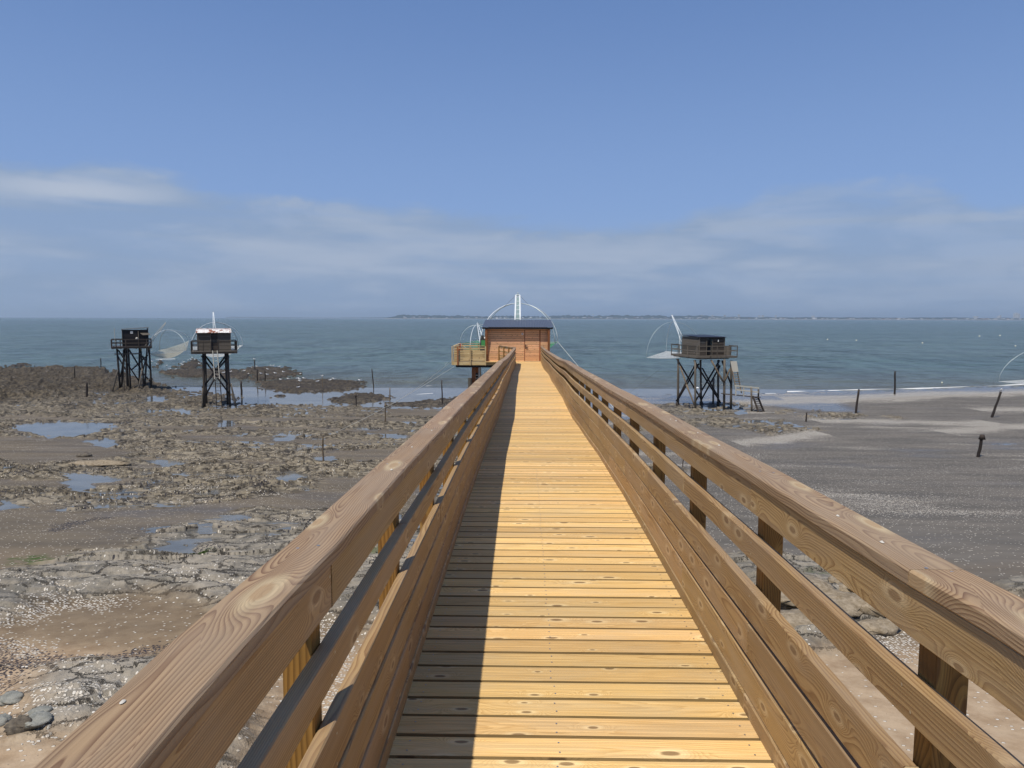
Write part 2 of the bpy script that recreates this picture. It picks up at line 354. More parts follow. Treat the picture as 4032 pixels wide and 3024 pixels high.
# ---------------------------------------------------------------- numpy noise
_perm = RNG.permutation(4096)
def _h(i, j, s=0): return _perm[(_perm[(i + s * 131) & 4095] + j) & 4095]
def pnoise(x, y, s=0):
    xi = np.floor(x).astype(int); yi = np.floor(y).astype(int); fx = x - xi; fy = y - yi
    u = fx * fx * fx * (fx * (fx * 6 - 15) + 10); v = fy * fy * fy * (fy * (fy * 6 - 15) + 10)
    def g(a, b, dx, dy):
        t = _h(a, b, s) * (2 * np.pi / 4096); return np.cos(t) * dx + np.sin(t) * dy
    a = g(xi, yi, fx, fy); b = g(xi + 1, yi, fx - 1, fy); c = g(xi, yi + 1, fx, fy - 1); d = g(xi + 1, yi + 1, fx - 1, fy - 1)
    return ((a + (b - a) * u) + ((c + (d - c) * u) - (a + (b - a) * u)) * v) * 1.5
def fbm(x, y, o=4, s=0, g=0.5):
    r = 0; a = 1; t = 0
    for k in range(o): r = r + a * pnoise(x * 2 ** k + 17 * k, y * 2 ** k - 9 * k, s + k); t += a; a *= g
    return r / t
def sstep(a, b, x):
    t = np.clip((x - a) / (b - a), 0, 1); return t * t * (3 - 2 * t)
def sdf(X, Y, poly):
    """signed distance, positive inside"""
    d = np.full(X.shape, 1e9); ins = np.zeros(X.shape, bool); n = len(poly)
    for i in range(n):
        x0, y0 = poly[i]; x1, y1 = poly[(i + 1) % n]
        ex, ey = x1 - x0, y1 - y0; px, py = X - x0, Y - y0
        t = np.clip((px * ex + py * ey) / (ex * ex + ey * ey + 1e-9), 0, 1)
        d = np.minimum(d, np.hypot(px - t * ex, py - t * ey))
        c = ((y0 <= Y) & (y1 > Y)) | ((y1 <= Y) & (y0 > Y))
        with np.errstate(divide='ignore', invalid='ignore'):
            xc = x0 + (Y - y0) / (y1 - y0 if y1 != y0 else 1e-9) * ex
        ins ^= c & (X < xc)
    return np.where(ins, d, -d)

# ---------------------------------------------------------------- the shore
GY = [-10, 0, 5, 8, 12, 16, 20, 28, 36, 46, 56, 66, 76, 90, 110, 140, 200]
GZ = [-3.9, -4.2, -4.5, -4.85, -5.35, -5.8, -6.2, -6.85, -7.45, -8.05, -8.5, -8.82, -9.0, -9.06, -9.1, -9.3, -11.0]
def base_z(Y): return np.interp(Y, GY, GZ)
def gpt(px, py):
    """a photo pixel dropped onto the smooth shore -> (x, y)"""
    Y = 40.0
    for _ in range(30):
        p = at(px, py, 1.0); Y = Y * 0.5 + 0.5 * float(base_z(Y)) / p.z
        Y = max(2.0, min(170.0, Y))
    p = at(px, py, Y); return (p.x, p.y)
def c4(*pts): return [gpt(x / 1.301, 1380 + y / 1.301) for x, y in pts]
def c5(*pts): return [gpt(x / 1.476, 1900 + y / 1.476) for x, y in pts]
def c6(*pts): return [gpt(2700 + x / 1.66, 1300 + y / 1.66) for x, y in pts]
def pp(*pts): return [gpt(x, y) for x, y in pts]

waterline = pp((-900, 1470)) + c4((0, 93), (90, 98), (180, 100), (390, 92), (580, 102), (640, 135), (770, 150), (800, 175), (900, 192), (930, 212), (1130, 208), (1215, 265),
               (1350, 272), (1560, 268), (1700, 258), (1830, 275), (2060, 290)) + pp((1700, 1604), (1800, 1596), (2000, 1580), (2300, 1556), (2750, 1552), (3100, 1543),
               (3500, 1532), (3700, 1524), (3900, 1519), (4032, 1515), (4900, 1505))
mainland = [(-330, waterline[0][1])] + waterline + [(330, waterline[-1][1]), (330, -40), (-330, -40)]
islands = [c4((780, 78), (830, 62), (850, 78), (800, 94)), c4((0, 85), (100, 74), (160, 72), (170, 84), (60, 92)),
           c4((880, 92), (1000, 55), (1060, 80), (1010, 96), (900, 97)),
           c4((800, 112), (900, 100), (1100, 97), (1250, 104), (1300, 125), (1300, 150), (1100, 142), (900, 138)),
           c4((1225, 100), (1300, 88), (1480, 90), (1545, 125), (1440, 145), (1300, 160)),
           c4((1300, 162), (1440, 150), (1600, 148), (1850, 158), (1862, 185), (1800, 203), (1640, 212), (1480, 216), (1330, 192)),
           c4((1400, 232), (1450, 230), (1460, 240), (1400, 242)),
           c4((1660, 256), (1830, 215), (1980, 230), (1992, 252), (1830, 276), (1700, 270)),
           c4((1960, 270), (2080, 262), (2230, 250), (2290, 243), (2300, 275), (2170, 288), (2000, 282)),
           pp((1540, 1598), (1640, 1580), (1740, 1570), (1800, 1563), (1860, 1570), (1800, 1600), (1650, 1610))]
headland = c4((-300, 96), (0, 96), (180, 100), (390, 90), (580, 100), (760, 160), (870, 190), (760, 215), (560, 215), (420, 210), (250, 260), (0, 270), (-300, 270))
sandL = [c4((-200, 450), (0, 460), (330, 452), (430, 460), (600, 500), (700, 520), (520, 560), (240, 575), (150, 590), (0, 560), (-200, 560)),
         c5((-300, 120), (0, 150), (120, 150), (250, 110), (400, 175), (800, 130), (960, 190), (900, 260), (760, 330), (730, 400), (450, 400), (420, 445), (130, 490), (0, 520), (-300, 530)),
         c5((800, 150), (1300, 110), (1760, 50), (1950, 0), (1950, 90), (1500, 150), (1100, 225), (930, 260), (860, 320), (740, 400), (720, 340)),
         c5((-400, 830), (0, 830), (230, 725), (420, 690), (600, 680), (850, 645), (1200, 725), (1250, 800), (1050, 1000), (700, 1050), (400, 1060), (200, 1100), (0, 1100), (-400, 1100)),
         c5((-600, 1100), (250, 1070), (160, 1240), (120, 1480), (450, 1470), (900, 1700), (900, 2400), (-800, 2400)),
         pp((1180, 2460), (1420, 2440), (1600, 2600), (1500, 3500), (900, 3500), (1000, 2800)),
         pp((1500, 1610), (1600, 1605), (1800, 1600), (1830, 1650), (1650, 1640), (1530, 1638)),
         c4((1580, 740), (1800, 660), (2000, 620), (2212, 560), (2212, 760), (1500, 830), (1240, 790))]
rockR = [c6((-300, 485), (120, 478), (420, 468), (430, 500), (260, 520), (360, 560), (60, 555), (-300, 548)),
         c6((40, 590), (160, 570), (420, 585), (640, 585), (640, 605), (880, 640), (880, 655), (560, 690), (400, 650), (200, 640)),
         c6((530, 545), (610, 527), (700, 517), (720, 530), (600, 553)), c6((840, 528), (880, 522), (920, 545), (880, 550)),
         c6((700, 560), (900, 550), (1080, 536), (1190, 558), (1140, 570), (900, 582)), c6((1290, 567), (1320, 556), (1430, 578), (1380, 586)),
         c6((-400, 600), (-200, 590), (0, 575), (120, 600), (60, 640), (-300, 660)),
         pp((2700, 2260), (2880, 2185), (3080, 2180), (3280, 2205), (3560, 2330), (3720, 2480), (3600, 2475), (3300, 2560), (3180, 2580), (3050, 2640), (2880, 2560), (2700, 2540)),
         pp((3880, 2320), (3960, 2295), (4100, 2285), (4300, 2330), (4200, 2370), (3980, 2345)),
         pp((2400, 1850), (2600, 1830), (2700, 1850), (2640, 1870), (2450, 1880))]
pools = [c4((80, 378), (300, 362), (560, 370), (540, 400), (400, 440), (200, 432), (90, 400)), c4((430, 462), (540, 447), (655, 482), (560, 492)),
         c4((0, 752), (50, 760), (110, 800), (0, 812)), c4((330, 620), (440, 632), (650, 650), (560, 668), (430, 672), (470, 705), (380, 715), (340, 660)),
         c4((730, 560), (870, 556), (980, 575), (860, 592)), c4((1410, 445), (1500, 440), (1490, 462), (1420, 462)),
         c4((1600, 545), (1700, 538), (1710, 565), (1620, 575)), c4((1410, 665), (1480, 610), (1600, 632), (1560, 650), (1480, 675)),
         c5((890, 395), (1000, 335), (1130, 370), (1140, 415), (960, 425)), c4((50, 175), (100, 172), (110, 190), (60, 190)),
         c4((140, 240), (200, 238), (200, 250), (150, 250)), c4((480, 212), (550, 208), (540, 222), (490, 224)),
         c4((740, 235), (850, 230), (840, 262), (760, 265)), c4((870, 292), (960, 300), (970, 330), (900, 305)),
         c4((1130, 360), (1200, 358), (1190, 385), (1120, 390)), c4((700, 620), (780, 622), (760, 634), (710, 634)),
         c4((900, 628), (1020, 630), (1020, 645), (900, 640)), c4((1080, 628), (1220, 632), (1220, 650), (1150, 648)),
         c4((600, 745), (700, 735), (680, 755), (600, 755)), c4((1950, 430), (2060, 425), (2080, 450), (1960, 452)),
         c6((330, 530), (380, 520), (390, 545), (340, 550)), c6((640, 600), (690, 598), (680, 608)), c6((1010, 572), (1110, 568), (1100, 580), (1030, 582))]
wetR = pp((2200, 1548), (3000, 1540), (4200, 1512), (4900, 1505), (4900, 1540), (4032, 1545), (3600, 1560), (3300, 1575), (3380, 1620), (3250, 1626), (3050, 1600), (2900, 1588), (2700, 1610), (2600, 1650), (2300, 1660))
greens = [c5((50, 450), (100, 450), (105, 478), (60, 480)), c5((145, 440), (230, 425), (290, 440), (240, 470), (150, 478)), c5((250, 450), (400, 432), (380, 450), (270, 465)), c5((1130, 415), (1210, 400), (1240, 415), (1200, 438), (1140, 430)),
          pp((3190, 2250), (3230, 2248), (3250, 2278), (3210, 2280)), pp((1430, 2160), (1480, 2165), (1480, 2190), (1440, 2195))]

def any_poly(X, Y, polys, nz, soft):
    m = np.zeros(X.shape)
    for p in polys:
        q = np.array(p); x0, y0 = q.min(0) - 6; x1, y1 = q.max(0) + 6
        k = (X > x0) & (X < x1) & (Y > y0) & (Y < y1)
        if k.any(): m[k] = np.maximum(m[k], sstep(-soft, soft, sdf(X[k], Y[k], p) + nz[k]))
    return m

def shore(X, Y):
    B = base_z(Y); sc = 0.15 + Y / 60.0
    nz = fbm(X / 3.0, Y / 2.0, 4, 3)
    rag = fbm(X / 1.3, Y / 0.8, 4, 9) * np.clip(Y / 45, 0.25, 2.2)
    land = sstep(-1.6, 1.6, sdf(X, Y, mainland) + rag * 2.6)
    isl = any_poly(X, Y, islands, rag * 1.7, 1.3)
    hd = any_poly(X, Y, [headland], rag * 1.5, 4.0)
    left = sstep(1.0, -1.0, X + 1.0 + nz)                     # rock shelf on the left, sand on the right
    sand = any_poly(X, Y, sandL, rag * 0.9, np.clip(0.5, 0.3, 1))
    rk = np.maximum(left * (1 - sand), any_poly(X, Y, rockR, rag * 0.7, 0.35))
    mudn = sstep(0.08, 0.20, fbm(X / 10.0 + Y / 30.0, Y / 3.4, 4, 111)) * left * sstep(19, 24, Y) * sstep(70, 58, Y)
    rk = np.maximum(rk * (1 - 0.97 * mudn), isl)
    wet = any_poly(X, Y, [wetR], rag * 0.4, 1.5)
    # bedded ledges: long saw-tooth steps, dipping away
    ca, sa = math.cos(R(-14)), math.sin(R(-14)); U = X * ca - Y * sa; V = X * sa + Y * ca
    a = fbm(U / 6.5, V / 2.3, 4, 21, 0.45); t = a * 4.2 + V * 0.13; saw = t - np.floor(t)
    b = fbm(U / 1.7, V / 0.62, 4, 33, 0.45); t2 = b * 3.0 + V * 0.3; saw2 = t2 - np.floor(t2)
    c = fbm(U / 11.0, V / 8.0, 3, 41)
    hf = sstep(60, 28, Y); mfq = fbm(U / 3.2, V / 1.7, 3, 52)
    rel = 0.24 * saw ** 1.5 + 0.055 * saw2 ** 1.2 * (0.3 + 0.7 * hf) + 0.018 * fbm(U / 0.45, V / 0.2, 3, 5) * hf + 0.20 * (c + 0.1) + 0.20 * mfq - 0.035
    # blocky slabs close to the bridge
    near = sstep(20, 13, Y); near0 = sstep(16, 22, Y)
    slab = np.floor((fbm(X / 2.2, Y / 1.2, 3, 77) + 0.5) * 6) / 6
    reln = 0.42 * slab + 0.07 * b + 0.12 * saw + 0.02
    rel = rel * (1 - near) + reln * near
    amp = np.clip(0.55 + Y / 110.0, 0.5, 1.15)
    pool = any_poly(X, Y, pools, rag * 0.5, 0.45) * sstep(12, 15, Y)
    under = SEA_Z - 0.22 - 0.02 * np.clip(Y - 90, 0, 60)
    lvl = np.maximum(B, SEA_Z + 0.035)
    dry = lvl + 0.012 * fbm(X / 0.7, Y / 0.35, 3, 55) + 0.05 * fbm(X / 7, Y / 3.5, 2, 58) * sstep(8, 20, Y) * (1 - 0.5 * sstep(55, 72, Y))
    rocky = lvl - 0.075 * sstep(14, 20, Y) + np.clip(rel, -0.09, 9) * amp
    z = dry * (1 - rk) + rocky * rk
    islz = SEA_Z + 0.10 + 0.55 * np.clip(rel, 0, 1) + 0.30 * isl * sstep(0.2, 1.0, isl)
    islz = SEA_Z + 0.04 + 0.42 * np.clip(rel + 0.05, 0, 1) + 0.12 * isl
    z = np.where(isl > land, islz, z)
    hsaw = fbm(U / 14.0, V / 4.0, 3, 63) * 3.0 + V * 0.09; hsaw = hsaw - np.floor(hsaw)
    z = z + hd * (0.20 + 0.30 * hsaw ** 1.5 + 0.35 * (c + 0.3)) * sstep(0.2, 1, hd)
    tl = np.maximum(land, isl)
    z = under + (z - under) * tl
    z = z * (1 - pool) + (lvl - 0.13) * pool
    # material masks
    dark = np.clip(sstep(58, 88, Y) * left * 0.6 + np.maximum(isl, 0.6 * hd) * 0.5 + 0.5 * sstep(0.05, 0.4, fbm(X / 6, Y / 3, 3, 61)) * rk * sstep(18, 40, Y), 0, 1)
    warm = sstep(19, 10, Y + nz * 3) * (0.55 + 0.45 * sstep(12, 8, Y))
    shR = (1 - left) * (1 - rk)
    bands = sstep(-0.05, 0.45, fbm(X / 9.0, Y / 2.6, 3, 71)) * sstep(-0.25, 0.3, fbm(X / 16, Y / 9, 2, 72))
    shell = shR * (0.03 + 0.75 * bands) * sstep(14, 30, Y) + shR * 0.035
    for line in shell_lines:
        ln = np.array(line); yy = np.interp(X, ln[:, 0], ln[:, 1]); ok = (X > ln[0, 0]) & (X < ln[-1, 0])
        wd = 0.3 + Y / 38.0
        shell = np.maximum(shell, ok * np.exp(-((Y - yy + nz * wd * 0.7) / wd) ** 2) * (1.3 + 0.8 * nz))
    shell = np.maximum(shell, any_poly(X, Y, shell_patches, rag, 0.5) * (0.75 + 0.4 * nz))
    shell = np.maximum(shell, left * 0.05 * sstep(70, 20, Y) + left * 0.25 * sstep(0.2, 0.5, fbm(X / 3, Y / 1.5, 3, 83)) * sstep(20, 28, Y))
    muss = any_poly(X, Y, mussel_patches, rag * 1.2, 0.3)
    mus2 = np.clip((0.8 * sstep(0.15, 0.40, fbm(X / 2.4, Y / 1.1, 4, 91)) + 0.8 * sstep(0.22, 0.03, saw) * near0 + 0.5 * sstep(0.25, 0.4, fbm(X / 3, Y / 1.0, 4, 95))) * sstep(13, 20, Y) * (1 - hd) * left * (rk + 0.3 * sstep(0.2, 0.35, fbm(X / 2.2, Y / 0.8, 4, 97))), 0, 1); dark = np.clip(dark + 0.55 * sstep(0.20, 0.02, saw) * rk * sstep(16, 24, Y), 0, 1)
    green = any_poly(X, Y, greens, rag * 0.8, 0.25) * sstep(-0.25, 0.15, fbm(X / 0.25, Y / 0.16, 2, 99))
    wetm = np.clip(wet + sstep(0.0, -0.05, z - lvl) * sstep(14, 20, Y) * 0.7 + left * (1 - rk) * 0.22 * sstep(14, 22, Y) * sstep(-0.2, 0.3, fbm(X / 5, Y / 2, 3, 67)), 0, 1)
    return z, dict(rock=rk, wet=wetm, shell=shell, dark=dark, warm=warm, pale=sstep(27, 19, Y + nz * 4) * rk, left=left, drytan=sstep(11.6, 9.6, Y + nz * 1.5), mussel=np.clip(muss + 0.75 * mus2, 0, 1), green=green)

shell_lines = [pp((2900, 1585), (3200, 1580), (3500, 1572), (3700, 1556), (3900, 1553), (4032, 1545), (4400, 1535)), pp((3080, 1570), (3400, 1563), (3700, 1548), (4032, 1549), (4400, 1545)),
               pp((2900, 1745), (3060, 1730), (3130, 1718), (3200, 1708), (3260, 1702), (3330, 1730)), pp((3850, 1615), (4032, 1613), (4400, 1610)),
               pp((3200, 1655), (3500, 1660), (3850, 1668), (3910, 1662)), pp((3700, 1700), (3950, 1684), (4032, 1679), (4400, 1670))]
shell_patches = [c5((-100, 590), (60, 580), (330, 610), (420, 650), (420, 700), (260, 620), (0, 610)), c5((150, 740), (320, 680), (700, 690), (640, 720), (330, 730), (200, 800), (0, 850), (-100, 820)),
                 c5((0, 900), (150, 920), (260, 960), (170, 1000), (60, 960)), c5((170, 1240), (400, 1215), (720, 1210), (640, 1300), (480, 1360), (250, 1370), (230, 1280)), c5((330, 1070), (420, 1060), (700, 1120), (640, 1150), (400, 1090)),
                 c5((160, 1340), (240, 1400), (250, 1480), (180, 1400)), pp((1200, 2470), (1330, 2450), (1420, 2600), (1380, 2900), (1180, 2800), (1150, 2650)),
                 pp((3200, 2480), (3260, 2490), (3330, 2545), (3260, 2550), (3200, 2530)), pp((3330, 2330), (3390, 2360), (3440, 2430), (3400, 2440)), pp((3440, 2480), (3650, 2500), (3660, 2600), (3560, 2620), (3440, 2560), (3380, 2500)),
                 c5((850, 515), (960, 545), (1110, 590), (1200, 590), (1340, 620), (1320, 640), (1130, 600), (870, 525))]
mussel_patches = [c5((-100, 900), (60, 915), (150, 960), (60, 1010), (-100, 1030)), c5((-50, 1020), (170, 990), (430, 1040), (700, 1000), (960, 930), (980, 950), (700, 1030), (300, 1080), (60, 1110), (-50, 1110)),
                  c5((-50, 1150), (50, 1170), (60, 1230), (-50, 1250)), c5((640, 1060), (760, 1040), (860, 1050), (820, 1080), (680, 1090)),
                  c5((300, 250), (620, 190), (640, 205), (340, 275)), pp((3225, 2475), (3300, 2485), (3330, 2530), (3240, 2520))]

ny, nx = 640, 1040
ys = [-6.0]
while ys[-1] < 165:
    y = ys[-1]; ys.append(y + (0.5 if y < 3.2 else max(0.035, min(2.0, 0.62 * (y * y) / (710 * max(3, -float(base_z(y))))))))
ys = np.array(ys); ny = len(ys)
uu = np.concatenate([np.linspace(-3.0, -0.80, 70, endpoint=False), np.linspace(-0.80, 0.80, 1060), np.linspace(0.80, 3.0, 71)[1:]]); nx = len(uu)
YY = np.repeat(ys[:, None], nx, 1); XX = uu[None, :] * (YY + 7.5)
ZZ, masks = shore(XX, YY)
me = bpy.data.meshes.new('ground'); nv = nx * ny
me.vertices.add(nv); me.vertices.foreach_set('co', np.stack([XX, YY, ZZ], -1).astype(np.float32).ravel())
ii = (np.arange(ny - 1)[:, None] * nx + np.arange(nx - 1)[None, :]).ravel()
quads = np.stack([ii, ii + 1, ii + nx + 1, ii + nx], 1).astype(np.int32); nf = len(quads)
me.loops.add(nf * 4); me.loops.foreach_set('vertex_index', quads.ravel())
me.polygons.add(nf); me.polygons.foreach_set('loop_start', np.arange(0, nf * 4, 4, dtype=np.int32))
me.polygons.foreach_set('loop_total', np.full(nf, 4, np.int32)); me.polygons.foreach_set('use_smooth', np.ones(nf, bool))
me.update(calc_edges=True)
for k, v in masks.items():
    a_ = me.attributes.new(k, 'FLOAT', 'POINT'); a_.data.foreach_set('value', v.astype(np.float32).ravel())

def ground_mat():
    m, n = new_mat('shore_ground')
    P = n.n('ShaderNodeNewGeometry').outputs['Position']
    A = lambda k: n.n('ShaderNodeAttribute', attribute_name=k).outputs['Fac']
    rock, wet, shell, dark, warm, muss, green, pale, left, dryt = [A(k) for k in ('rock', 'wet', 'shell', 'dark', 'warm', 'mussel', 'green', 'pale', 'left', 'drytan')]
    n1 = n.noise(P, 0.35, 5); n2 = n.noise(P, 3.0, 5, 0.65); n3 = n.noise(P, 28.0, 3, 0.7)
    n4 = n.noise(n.vm('MULTIPLY', P, (0.25, 1.0, 1.0)), 0.8, 4)
    sand = n.mix(n.step(n4, 0.35, 0.65), (0.118, 0.108, 0.092), (0.168, 0.150, 0.125))
    sand = n.mix(left, sand, n.mix(n.step(n4, 0.35, 0.65), (0.125, 0.103, 0.074), (0.175, 0.143, 0.100)))
    sand = n.mix(warm, sand, n.mix(n.step(n2, 0.3, 0.7), (0.245, 0.160, 0.085), (0.37, 0.265, 0.155)))
    sand = n.mix(dryt, sand, n.mix(n.step(n2, 0.3, 0.7), (0.36, 0.250, 0.150), (0.50, 0.375, 0.245)))
    sand = n.mix(n.m('MULTIPLY', n3, 0.45), sand, n.mix(0.5, sand, (0.05, 0.04, 0.035)))
    rk = n.mix(n.step(n.m('ADD', n.m('MULTIPLY', n2, 0.7), n.m('MULTIPLY', n4, 0.3)), 0.38, 0.60), (0.085, 0.072, 0.053), (0.33, 0.28, 0.20))
    rk = n.mix(n.m('MULTIPLY', pale, 0.9), rk, n.mix(n.step(n.m('ADD', n.m('MULTIPLY', n1, 0.5), n.m('MULTIPLY', n2, 0.5)), 0.38, 0.62), (0.20, 0.185, 0.155), (0.40, 0.355, 0.285)))
    rk = n.mix(n.m('MULTIPLY', dark, 0.85), rk, n.mix(n.step(n2, 0.4, 0.6), (0.022, 0.018, 0.013), (0.085, 0.064, 0.040)))
    crack = n.voro(n.vm('MULTIPLY', n.vm('ADD', P, n.vm('MULTIPLY', n.n('ShaderNodeCombineXYZ', i_0=n2, i_1=n3, i_2=n1), (0.5, 0.3, 0))), (0.55, 1.25, 0.6)), 1.6, 'DISTANCE_TO_EDGE').outputs['Distance']
    ck = n.m('MULTIPLY', n.step(crack, 0.045, 0.0), 0.75)
    rk = n.mix(n.m('MULTIPLY', ck, n.step(n1, 0.35, 0.55)), rk, (0.035, 0.03, 0.026))
    rk = n.mix(n.m('MULTIPLY', n3, 0.55), rk, n.mix(0.55, rk, (0.02, 0.017, 0.014)))
    col = n.mix(rock, sand, rk)
    v1 = n.voro(P, 21.0, dims='2D'); c1_ = n.n('ShaderNodeSeparateColor', i_0=v1.outputs['Color'])
    mk = n.m('MULTIPLY', n.m('LESS_THAN', c1_.outputs[1], muss), n.step(v1.outputs['Distance'], 0.5, 0.4))
    col = n.mix(n.m('MULTIPLY', mk, 0.9), col, (0.022, 0.022, 0.032))
    col = n.mix(green, col, (0.045, 0.085, 0.012))
    col = n.mix(n.m('MULTIPLY', wet, 0.40), col, n.mix(0.55, col, (0.03, 0.03, 0.035)))
    v2 = n.voro(n.vm('MULTIPLY', P, (0.85, 1.0, 1)), 24.0, dims='2D'); c2_ = n.n('ShaderNodeSeparateColor', i_0=v2.outputs['Color'])
    sk = n.m('MULTIPLY', n.m('LESS_THAN', c2_.outputs[0], n.m('MULTIPLY', shell, 0.95)), n.step(v2.outputs['Distance'], 0.50, 0.38))
    col = n.mix(n.m('MULTIPLY', sk, 0.92), col, n.mix(c2_.outputs[2], (0.70, 0.66, 0.58), (0.56, 0.49, 0.39)))
    rough = n.m('SUBTRACT', 0.85, n.m('MULTIPLY', n.m('MULTIPLY', wet, n.m('SUBTRACT', 1.0, n.m('MULTIPLY', rock, 0.6))), 0.66))
    rough = n.m('MAXIMUM', rough, sk)
    h = n.m('ADD', n.m('MULTIPLY', n2, n.m('MULTIPLY_ADD', rock, 1.0, 0.12)), n.m('MULTIPLY', n3, n.m('MULTIPLY_ADD', rock, 0.28, 0.06)))
    h = n.m('SUBTRACT', n.m('ADD', h, n.m('MULTIPLY', sk, 0.25)), n.m('MULTIPLY', n.m('MULTIPLY', ck, rock), 0.6))
    finish(n, col, rough, n.m('MULTIPLY', n.m('MULTIPLY_ADD', wet, 0.25, 0.15), n.m('SUBTRACT', 1.0, sk)), h, 0.07, 1.0)
    return m
me.materials.append(ground_mat())
ground = bpy.data.objects.new('ground', me); col_main.objects.link(ground); kind(ground, 'structure')

# still water standing in the hollows of the shelf
def water_mat(name, col, rough, bumpf, bdist, spec=0.5):
    m, n = new_mat(name); P = n.n('ShaderNodeNewGeometry').outputs['Position']
    h, c, r = bumpf(n, P, col)
    if isinstance(r, tuple): r, spec = r
    finish(n, c, r if r is not None else rough, spec, h, bdist, 1.0).inputs['IOR'].default_value = 1.33
    return m
py_ = np.concatenate([np.arange(15, 60, 1.5), np.arange(60, 96, 4)]); pu = np.linspace(-95, 40, 40)
mb = MB(); mb.grid([[(float(x), float(y), float(max(base_z(y), SEA_Z + 0.035)) - 0.035) for x in pu] for y in py_])
def poolb(n, P, col): return n.noise(n.vm('MULTIPLY', P, (0.6, 1.4, 1)), 5.0, 2), n.mix(n.step(n.noise(P, 0.6, 3), 0.4, 0.6), (0.085, 0.084, 0.078), (0.14, 0.135, 0.12)), None
pw = mb.build('tide_pool_water', water_mat('pool_water', None, 0.06, poolb, 0.004, 0.38)); kind(pw, 'structure')

# the sea
sy = [60, 66, 72, 78, 85, 92, 100, 112, 125, 140, 160, 190, 240, 320, 450, 700, 1200, 2500, 6000, 14000, 26000]
su = np.linspace(-4, 4, 33)
mb = MB(); mb.grid([[(float(u * (y + 60)), float(y), SEA_Z) for u in su] for y in sy])
def seab(n, P, col):
    s = n.n('ShaderNodeSeparateXYZ', i_0=P)
    a = n.noise(n.vm('MULTIPLY', P, (0.22, 0.70, 1)), 1.0, 3, 0.6, 0.4)
    b = n.noise(n.vm('MULTIPLY', P, (1.3, 3.2, 1)), 1.0, 3, 0.6)
    big = n.noise(n.vm('MULTIPLY', P, (0.006, 0.03, 1)), 1.0, 4)
    mid = n.noise(n.vm('MULTIPLY', P, (0.05, 0.11, 1)), 1.0, 3, 0.6)
    far = n.noise(n.vm('MULTIPLY', P, (0.012, 0.022, 1)), 1.0, 3, 0.6)
    c = n.mix(n.step(big, 0.38, 0.62), (0.052, 0.112, 0.092), (0.072, 0.128, 0.100))
    r1 = n.noise(n.vm('MULTIPLY', P, (0.55, 0.30, 1)), 1.0, 2, 0.6, 0.5); r2 = n.noise(n.vm('MULTIPLY', P, (0.22, 0.085, 1)), 1.0, 2, 0.6, 0.5); r3 = n.noise(n.vm('MULTIPLY', P, (0.06, 0.018, 1)), 1.0, 3, 0.6, 0.5)
    rip = n.m('ADD', n.m('ADD', n.m('MULTIPLY', r1, 0.4), n.m('MULTIPLY', r2, 0.35)), n.m('MULTIPLY', r3, 0.25)); ripf = n.step(rip, 0.40, 0.60)
    c = n.mix(ripf, n.mix(0.80, c, (0.008, 0.022, 0.022)), n.mix(0.12, c, (0.2, 0.25, 0.25)))
    spec = n.m('MULTIPLY_ADD', ripf, 0.36, 0.14)
    c = n.mix(n.m('MULTIPLY', n.step(s.outputs[1], 145.0, 78.0), 0.8), c, (0.115, 0.108, 0.088))
    return n.m('ADD', n.m('ADD', n.m('MULTIPLY', a, 1.4), n.m('MULTIPLY', b, 0.55)), n.m('ADD', n.m('MULTIPLY', mid, 3.5), n.m('MULTIPLY', far, 12.0))), c, (0.15, spec)
sea = mb.build('sea', water_mat('sea_water', None, 0.25, seab, 1.1, 0.42)); kind(sea, 'structure')

# foam of the small breakers
def foam_line(pts, wid, z=0.02, seed=0, gaps=0.0):
    mb = MB(); rs = random.Random(seed); P = [Vector((x, y, 0)) for x, y in pts]; L = []
    for a, b in zip(P[:-1], P[1:]):
        k = max(1, int((b - a).length / 0.5)); L += [a.lerp(b, i / k) for i in range(k)]
    A = []; 
    for i, p in enumerate(L):
        v = float(fbm(np.array([i * 0.07 + seed * 9.0]), np.array([3.3]), 3, 5)[0]); w_ = wid * max(0.0, 0.55 + 1.6 * v - gaps)
        off = 0.9 * float(fbm(np.array([i * 0.03]), np.array([seed + 0.5]), 3, 8)[0])
        A.append([Vector((p.x, p.y + off - w_, SEA_Z + 0.005)), Vector((p.x, p.y + off - w_ * 0.4, SEA_Z + 0.005 + z * min(1, w_ * 3))), Vector((p.x, p.y + off + w_ * 0.5, SEA_Z + 0.005 + z * 0.6 * min(1, w_ * 3))), Vector((p.x, p.y + off + w_, SEA_Z + 0.004))])
    mb.grid(A); return mb
fm = MB()
for args in ((pp((3100, 1541), (3300, 1536), (3500, 1531), (3650, 1527), (3800, 1520), (3900, 1518), (4032, 1513), (4300, 1508)), 0.24, 0.12, 1, 0.05),
             (pp((3250, 1552), (3500, 1545), (3700, 1538)), 0.3, 0.02, 4, 0.25), (pp((1880, 1556), (2300, 1551), (2600, 1551), (3100, 1548)), 0.28, 0.05, 2, 0.25),
             (pp((1450, 1563), (1530, 1552), (1640, 1550)), 0.5, 0.06, 3, 0.15), (pp((1640, 1552), (1720, 1547)), 0.4, 0.05, 12, 0.1),
             (pp((1680, 1518), (1760, 1514)), 0.4, 0.06, 6, 0.1), (pp((610, 1425), (700, 1424)), 0.9, 0.05, 7, 0.2), (pp((2730, 1525), (2765, 1524)), 0.7, 0.05, 9, 0.0)):
    q = foam_line(*args); o0 = len(fm.v); fm.v += q.v; fm.f += [tuple(i + o0 for i in f) for f in q.f]; fm.uv += q.uv; fm.mi += q.mi; fm.ti += q.ti
fo = fm.build('wave_foam', M['foam']); kind(fo, 'stuff', 'white foam of small waves breaking along the beach')

